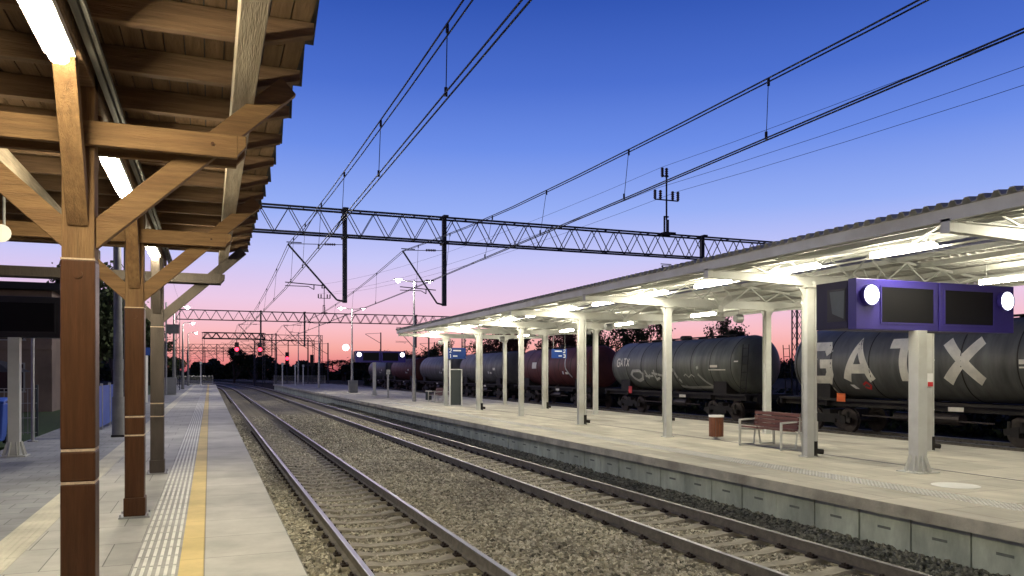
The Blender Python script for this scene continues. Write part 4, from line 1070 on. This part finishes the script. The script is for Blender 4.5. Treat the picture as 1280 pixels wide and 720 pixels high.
binn(12.33, 16.95, M['binslat'], 'rust red slatted litter bin left of the red bench')
binn(12.3, 45.4, M['infocab'], 'dark litter bin by the far bench beyond the canopy')

# ------------------------------------------------------------------ far left: blue boards, fence, building, grass
b = MB()
b.box(-60, -4.37, 21.5, 120, -.5, -.03); o = b.build('lawn', M['grass']); o['kind'] = 'structure'
t = thing('blue_board_fence', (-3.05, 28, 0), 'blue panel fence on the left platform behind the wooden posts', 'fence')
for k in range(4):
    b = MB(); b.box(-3.09, -3.05, 24.6 + k * 2.0, 26.5 + k * 2.0, .1, 1.33); b.build('panel', M['bluefence'], t)
    b = MB(); b.box(-3.1, -3.03, 26.5 + k * 2.0, 26.58 + k * 2.0, 0, 1.4); b.build('post', M['galv'], t)
t = thing('information_sign', (-3.2, 24.3, 0), 'slim grey sign pillar with a bright green stripe by the blue fence', 'sign')
b = MB(); b.box(-3.3, -3.06, 24.2, 24.3, 0, 2.35); b.build('pillar', M['cabinet'], t); b = MB(); b.box(-3.12, -3.055, 24.18, 24.197, .9, 1.3)
b.build('stripe', emit('green_led', (.3, 1, .15), 1.2), t)
t = thing('mesh_fence', (-6, 24.5, 0), 'dark green mesh fence along the grass at far left', 'fence')
b = MB()
for k in range(60): x = -11 + k * .11; b.box(x - .006, x + .006, 24.5, 24.512, .05, 1.3)
for z in (.1, .5, .9, 1.3): b.box(-11, -4.4, 24.49, 24.5, z - .008, z + .008)
b.build('mesh', M['galv'], t)
for k in range(4): b = MB(); b.box(-10.98 + k * 2.18, -10.92 + k * 2.18, 24.51, 24.57, 0, 1.4); b.build('post', M['infocab'], t)
for i, X in enumerate((-4.9, -5.9)):
    Y = 22.0
    t = thing('wheelie_bin', (X, Y, 0), ['blue wheeled bin nearer the grey pole at the left edge', 'blue wheeled bin at the very left edge'][i], 'wheeled bin', 'blue bins at far left')
    b = MB(); b.beam((X, Y, .08), (X, Y, 1.0), .5, .5, (0, 1, 0), we=.62, he=.62); b.build('bin_body', M['bluefence'], t, bevel=.03)
    b = MB(); b.beam((X, Y - .36, 1.02), (X, Y + .34, 1.1), .66, .06); b.build('lid', M['bluefence'], t, bevel=.02)
    b = MB(); [b.tube((X + s * .2, Y + .2, .09), (X + s * .27, Y + .2, .09), .09, n=12) for s in (-1, 1)]; b.build('wheel', M['black'], t)
# building
bt = thing('station_building', (-16, 40, 0), 'dark plastered building beyond the fence at far left', 'building')
b = MB(); b.box(-27, -6.6, 40, 50, -.5, 5.4); b.build('wall', M['plaster'], bt)
b = MB(); b.box(-27.4, -6.2, 39.4, 50.4, 5.4, 5.7); b.add([(-27.4, 39.4, 5.7), (-6.2, 39.4, 5.7), (-6.2, 50.4, 5.7), (-27.4, 50.4, 5.7), (-24, 45, 6.0), (-9.5, 45, 6.0)], [(0, 1, 5, 4), (1, 2, 5), (2, 3, 4, 5), (3, 0, 4)]); b.build('roof', M['rooftile'], bt)
b = MB(); b.box(-27, -6.6, 39.9, 40, 2.75, 2.95); b.build('cornice', M['plaster'], bt)
for k in range(6):
    x = -8.2 - k * 2.6
    for z0 in (.9, 3.2):
        b = MB(); b.box(x - .5, x + .5, 39.96, 39.99, z0, z0 + 1.2); wn = b.build('window', M['glass'], bt)
        b = MB()
        for a0, a1, c0, c1 in ((-.56, .56, 1.2, 1.26), (-.6, .6, -.06, 0), (-.56, -.5, 0, 1.2), (.5, .56, 0, 1.2), (-.02, .02, 0, 1.2)): b.box(x + a0, x + a1, 39.93, 39.985, z0 + c0, z0 + c1)
        b.build('frame', M['cabinet'], wn)
t = thing('garden_parasol', (-7.6, 33, 0), 'dark closed-top parasol in front of the building at far left', 'parasol')
b = MB(); b.lathe([(.02, 2.3), (.8, 2.1), (1.5, 1.75)], 8, 'z', (-7.6, 33, 0)); b.build('canopy_cloth', M['rooftile'], t); b = MB(); b.tube((-7.6, 33, -.03), (-7.6, 33, 2.25), .025, n=8); b.build('pole', M['galv'], t)

# ------------------------------------------------------------------ trees
def tree_meshes(seed, H, Wd, nl=2600, leaf=.16, trunkfrac=.3):
    rg = np.random.default_rng(seed); random.seed(seed)
    tb = MB(); tips = []
    def grow(p, d, l, r, lv):
        q = p + d * l; tb.tube(p, q, r, r * .65, n=6, cap=False)
        tips.append(q)
        if lv == 0: return
        for k in range(3 if lv > 1 else 4):
            a = random.uniform(0, 6.28); s = random.uniform(.45, .95)
            nd = (d + Vector((math.cos(a) * s, math.sin(a) * s, random.uniform(-.1, .35)))).normalized()
            grow(p + d * l * random.uniform(.6, 1), nd, l * random.uniform(.55, .8), r * .55, lv - 1)
    grow(Vector((0, 0, 0)), Vector((0, 0, 1)), H * trunkfrac, H * .022, 4)
    T = np.array([tuple(t) for t in tips]); T = T[T[:, 2] > H * trunkfrac * .8]
    # fit
    mx = np.abs(T[:, :2]).max(); hz = T[:, 2].max()
    sc_xy = Wd / 2 / mx; z0 = H * trunkfrac * .8; sz = (H * .96 - z0) / max(.1, hz - z0)
    def fit(P): 
        P = np.array(P, float); P[:, :2] *= np.where(P[:, 2:3] > z0 * .5, sc_xy, 1) ; P[:, 2] = np.where(P[:, 2] > z0, z0 + (P[:, 2] - z0) * sz, P[:, 2]); return P
    tb.v = [tuple(v) for v in fit(tb.v)]; T = fit(T)
    c = T[rg.integers(0, len(T), nl)] + rg.normal(0, Wd * .045, (nl, 3))
    u = rg.normal(size=(nl, 3)); u /= np.linalg.norm(u, axis=1, keepdims=True); v = np.cross(u, rg.normal(size=(nl, 3))); v /= np.linalg.norm(v, axis=1, keepdims=True)
    s = rg.uniform(.5, 1.2, (nl, 1)) * leaf
    V = np.stack([c - u * s, c + v * s * .6, c + u * s, c - v * s * .6], 1).reshape(-1, 3)
    return tb, V, nl
TREES = {}
def tree(X, Y, H, Wd, label, cat='tree', group=None, seed=1, leafm='leaf', nl=2600, leaf=.16, z=-.9, tf=.3):
    key = (seed, nl, leafm, tf)
    t = thing('tree', (X, Y, z), label, cat, group)
    if key not in TREES:
        tb, V, n = tree_meshes(seed, 8., 6., nl, leaf, tf)
        me = bpy.data.meshes.new('trunk'); me.from_pydata(tb.v, [], tb.f); me.materials.append(M['bark'])
        ml = bpy.data.meshes.new('crown'); ml.from_pydata(V.tolist(), [], [(4 * i, 4 * i + 1, 4 * i + 2, 4 * i + 3) for i in range(n)]); ml.materials.append(M[leafm])
        TREES[key] = (me, ml)
    for nm, me in zip(('trunk', 'crown'), TREES[key]):
        o = bpy.data.objects.new(nm, me); C.objects.link(o); o.parent = t; o.scale = (Wd / 6, Wd / 6, H / 8)
    t.rotation_euler.z = (X * 7.3 + Y) % 6.28
    return t
G2 = 'trees beyond the tank wagons'
tl = [(909, 62, 8.3, 4.6, 21, 'leaf', 'single round tree showing above the olive grey tank wagon'),
      (800, 70, 8.6, 5.6, 22, 'leaf', 'dark tree above the left end of the olive grey wagon'),
      (757, 72, 8.4, 5.0, 23, 'leaf', 'dark tree directly left of the one over the olive wagon'),
      (722, 78, 7.9, 5.4, 24, 'leaf2', 'reddish tree above the rust red wagon, right one'),
      (690, 80, 7.6, 5.6, 25, 'leaf2', 'reddish tree above the rust red wagon, left one'),
      (655, 88, 8.2, 6.5, 26, 'leaf2', 'reddish tree seen between canopy posts over the light grey wagon'),
      (620, 90, 8.0, 6.5, 27, 'leaf2', 'reddish tree seen above the timetable board'),
      (588, 96, 6.6, 6.0, 28, 'leaf', 'low tree just right of the blue hanging sign'),
      (548, 100, 7.0, 4.0, 29, 'leaf', 'slim pointed tree just under the end of the canopy'),
      (530, 110, 6.0, 6.5, 21, 'leaf', 'low dark tree right of the far lamp post'),
      (512, 118, 5.8, 7, 22, 'leaf', 'low dark tree behind the lamp post beyond the canopy'),
      (490, 140, 6.5, 9, 23, 'leaf', 'low dark tree above the right clock of the far display'),
      (468, 150, 6.2, 10, 24, 'leaf', 'low dark tree behind the far display board'),
      (430, 230, 6.2, 20, 25, 'leaf', 'wide low tree on the horizon right of the far signals')]
for px, Y, H, Wd, sd, lm, lb in tl:
    tree(atpx(px, Y), Y, H, Wd, lb, group=G2, seed=sd, leafm=lm, nl=2600)
for i, (X, Y, H, Wd, sd, lb) in enumerate(((-6.4, 47, 8.4, 5.2, 26, 'nearest tall dark tree at left, behind the first wooden post'), (-7.4, 56, 8.6, 6.5, 27, 'tall dark tree behind the second wooden post'), (-6.6, 66, 9.0, 6.0, 28, 'tall dark tree between the second and third wooden posts'),
        (-6.8, 80, 8.0, 7., 29, 'dark tree right of the third wooden post'), (-7.4, 96, 7.4, 8, 21, 'dark tree behind the single-arm lamps'), (-7.6, 114, 6.4, 8, 22, 'low dark tree behind the far left railing'), (-7.0, 132, 5.2, 8, 23, 'lowest tree of the left row, at the platform end'))):
    tree(X, Y, H, Wd, lb, group='trees along the left platform', seed=sd + 30, nl=7000, leaf=.17, tf=.16)
tree(atpx(293, 175), 175, 7.6, 6.5, 'dark tree with red signal glow in front, on the horizon', seed=61, nl=7000, leaf=.2, tf=.16)
tree(atpx(318, 178), 178, 5.6, 7.5, 'lower dark tree right of the one behind the red signals', seed=62, nl=7000, leaf=.2, tf=.16)
# distant wood: uneven mass of foliage
nl = 60000; X = rng.uniform(-160, 260, nl); Y = rng.uniform(265, 300, nl)
hh = 5.2 + 1.8 * np.sin(X * .11) + 1.4 * np.sin(X * .37 + 2) + .8 * np.sin(X * 1.1)
Z = -.9 + rng.uniform(0, 1, nl) ** .7 * np.maximum(2, hh)
cc = np.stack([X, Y, Z], 1); u = rng.normal(size=(nl, 3)); u /= np.linalg.norm(u, axis=1, keepdims=True); v = np.cross(u, rng.normal(size=(nl, 3))); v /= np.linalg.norm(v, axis=1, keepdims=True)
V = np.stack([cc - u * .7, cc + v * .5, cc + u * .7, cc - v * .5], 1).reshape(-1, 3)
me = bpy.data.meshes.new('distant_wood'); me.from_pydata(V.tolist(), [], [(4 * i, 4 * i + 1, 4 * i + 2, 4 * i + 3) for i in range(nl)]); me.materials.append(M['leaf'])
o = bpy.data.objects.new('distant_wood', me); C.objects.link(o); tag(o, 'dark line of woodland along the horizon', kind='stuff')

nl = 42000; X = rng.uniform(27.5, 31, nl); Y = rng.uniform(2, 150, nl)
hh = 1.7 + .5 * np.sin(Y * .5) + .35 * np.sin(Y * 1.3 + 1) + .3 * np.sin(Y * 3.1)
cc = np.stack([X, Y, -.9 + rng.uniform(0, 1, nl) * np.maximum(.6, hh)], 1); u = rng.normal(size=(nl, 3)); u /= np.linalg.norm(u, axis=1, keepdims=True); v = np.cross(u, rng.normal(size=(nl, 3))); v /= np.linalg.norm(v, axis=1, keepdims=True)
V = np.stack([cc - u * .16, cc + v * .1, cc + u * .16, cc - v * .1], 1).reshape(-1, 3)
me = bpy.data.meshes.new('added_undergrowth'); me.from_pydata(V.tolist(), [], [(4 * i, 4 * i + 1, 4 * i + 2, 4 * i + 3) for i in range(nl)]); me.materials.append(M['leaf'])
o = bpy.data.objects.new('added_undergrowth', me); C.objects.link(o); tag(o, 'dark low bushes added behind the tank wagons', kind='stuff')  # bushes added to keep the view beneath the wagons black

gantry(156., 8.3, 19., [(9.6, 7.2), (14.2, 12)], 'thin gantry just beyond the one right of the signal gantry', None, 1.8, .035, False)
gantry(208., -8., 16., [(-1.5, -3.6), (3.2, 1)], 'low-looking gantry between the fourth and the farthest one', None, 2, .05, False)
for i, (px, Y, h_) in enumerate(((345, 120, 8.4), (385, 125, 8.0), (400, 150, 8.2), (410, 118, 7.0), (318, 150, 8.5), (536, 95, 8.6), (543, 120, 7.4), (476, 120, 8.8))):
    X = atpx(px, Y); nm = ['left of the signal gantry posts', 'behind the third lamp post', 'far right of the signals', 'short, right of the third lamp post', 'behind the red signals', 'just left of the canopy end', 'far behind the canopy end', 'above the far display board'][i]
    t = thing('line_mast', (X, Y, -.9), 'thin dark overhead line mast ' + nm, 'mast', 'far overhead line masts')
    b = MB(); b.tube((X, Y, -.9), (X, Y, h_ - .9), .13, .09, n=8); b.build('pole', M['darksteel'], t)
    b = MB(); b.tube((X, Y, h_ - 2.6), (X - 2.4, Y, h_ - 1.2), .04, n=6); b.tube((X, Y, h_ - 1.0), (X - 2.4, Y, h_ - 1.15), .03, n=6); b.build('cantilever_arm', M['darksteel'], t)
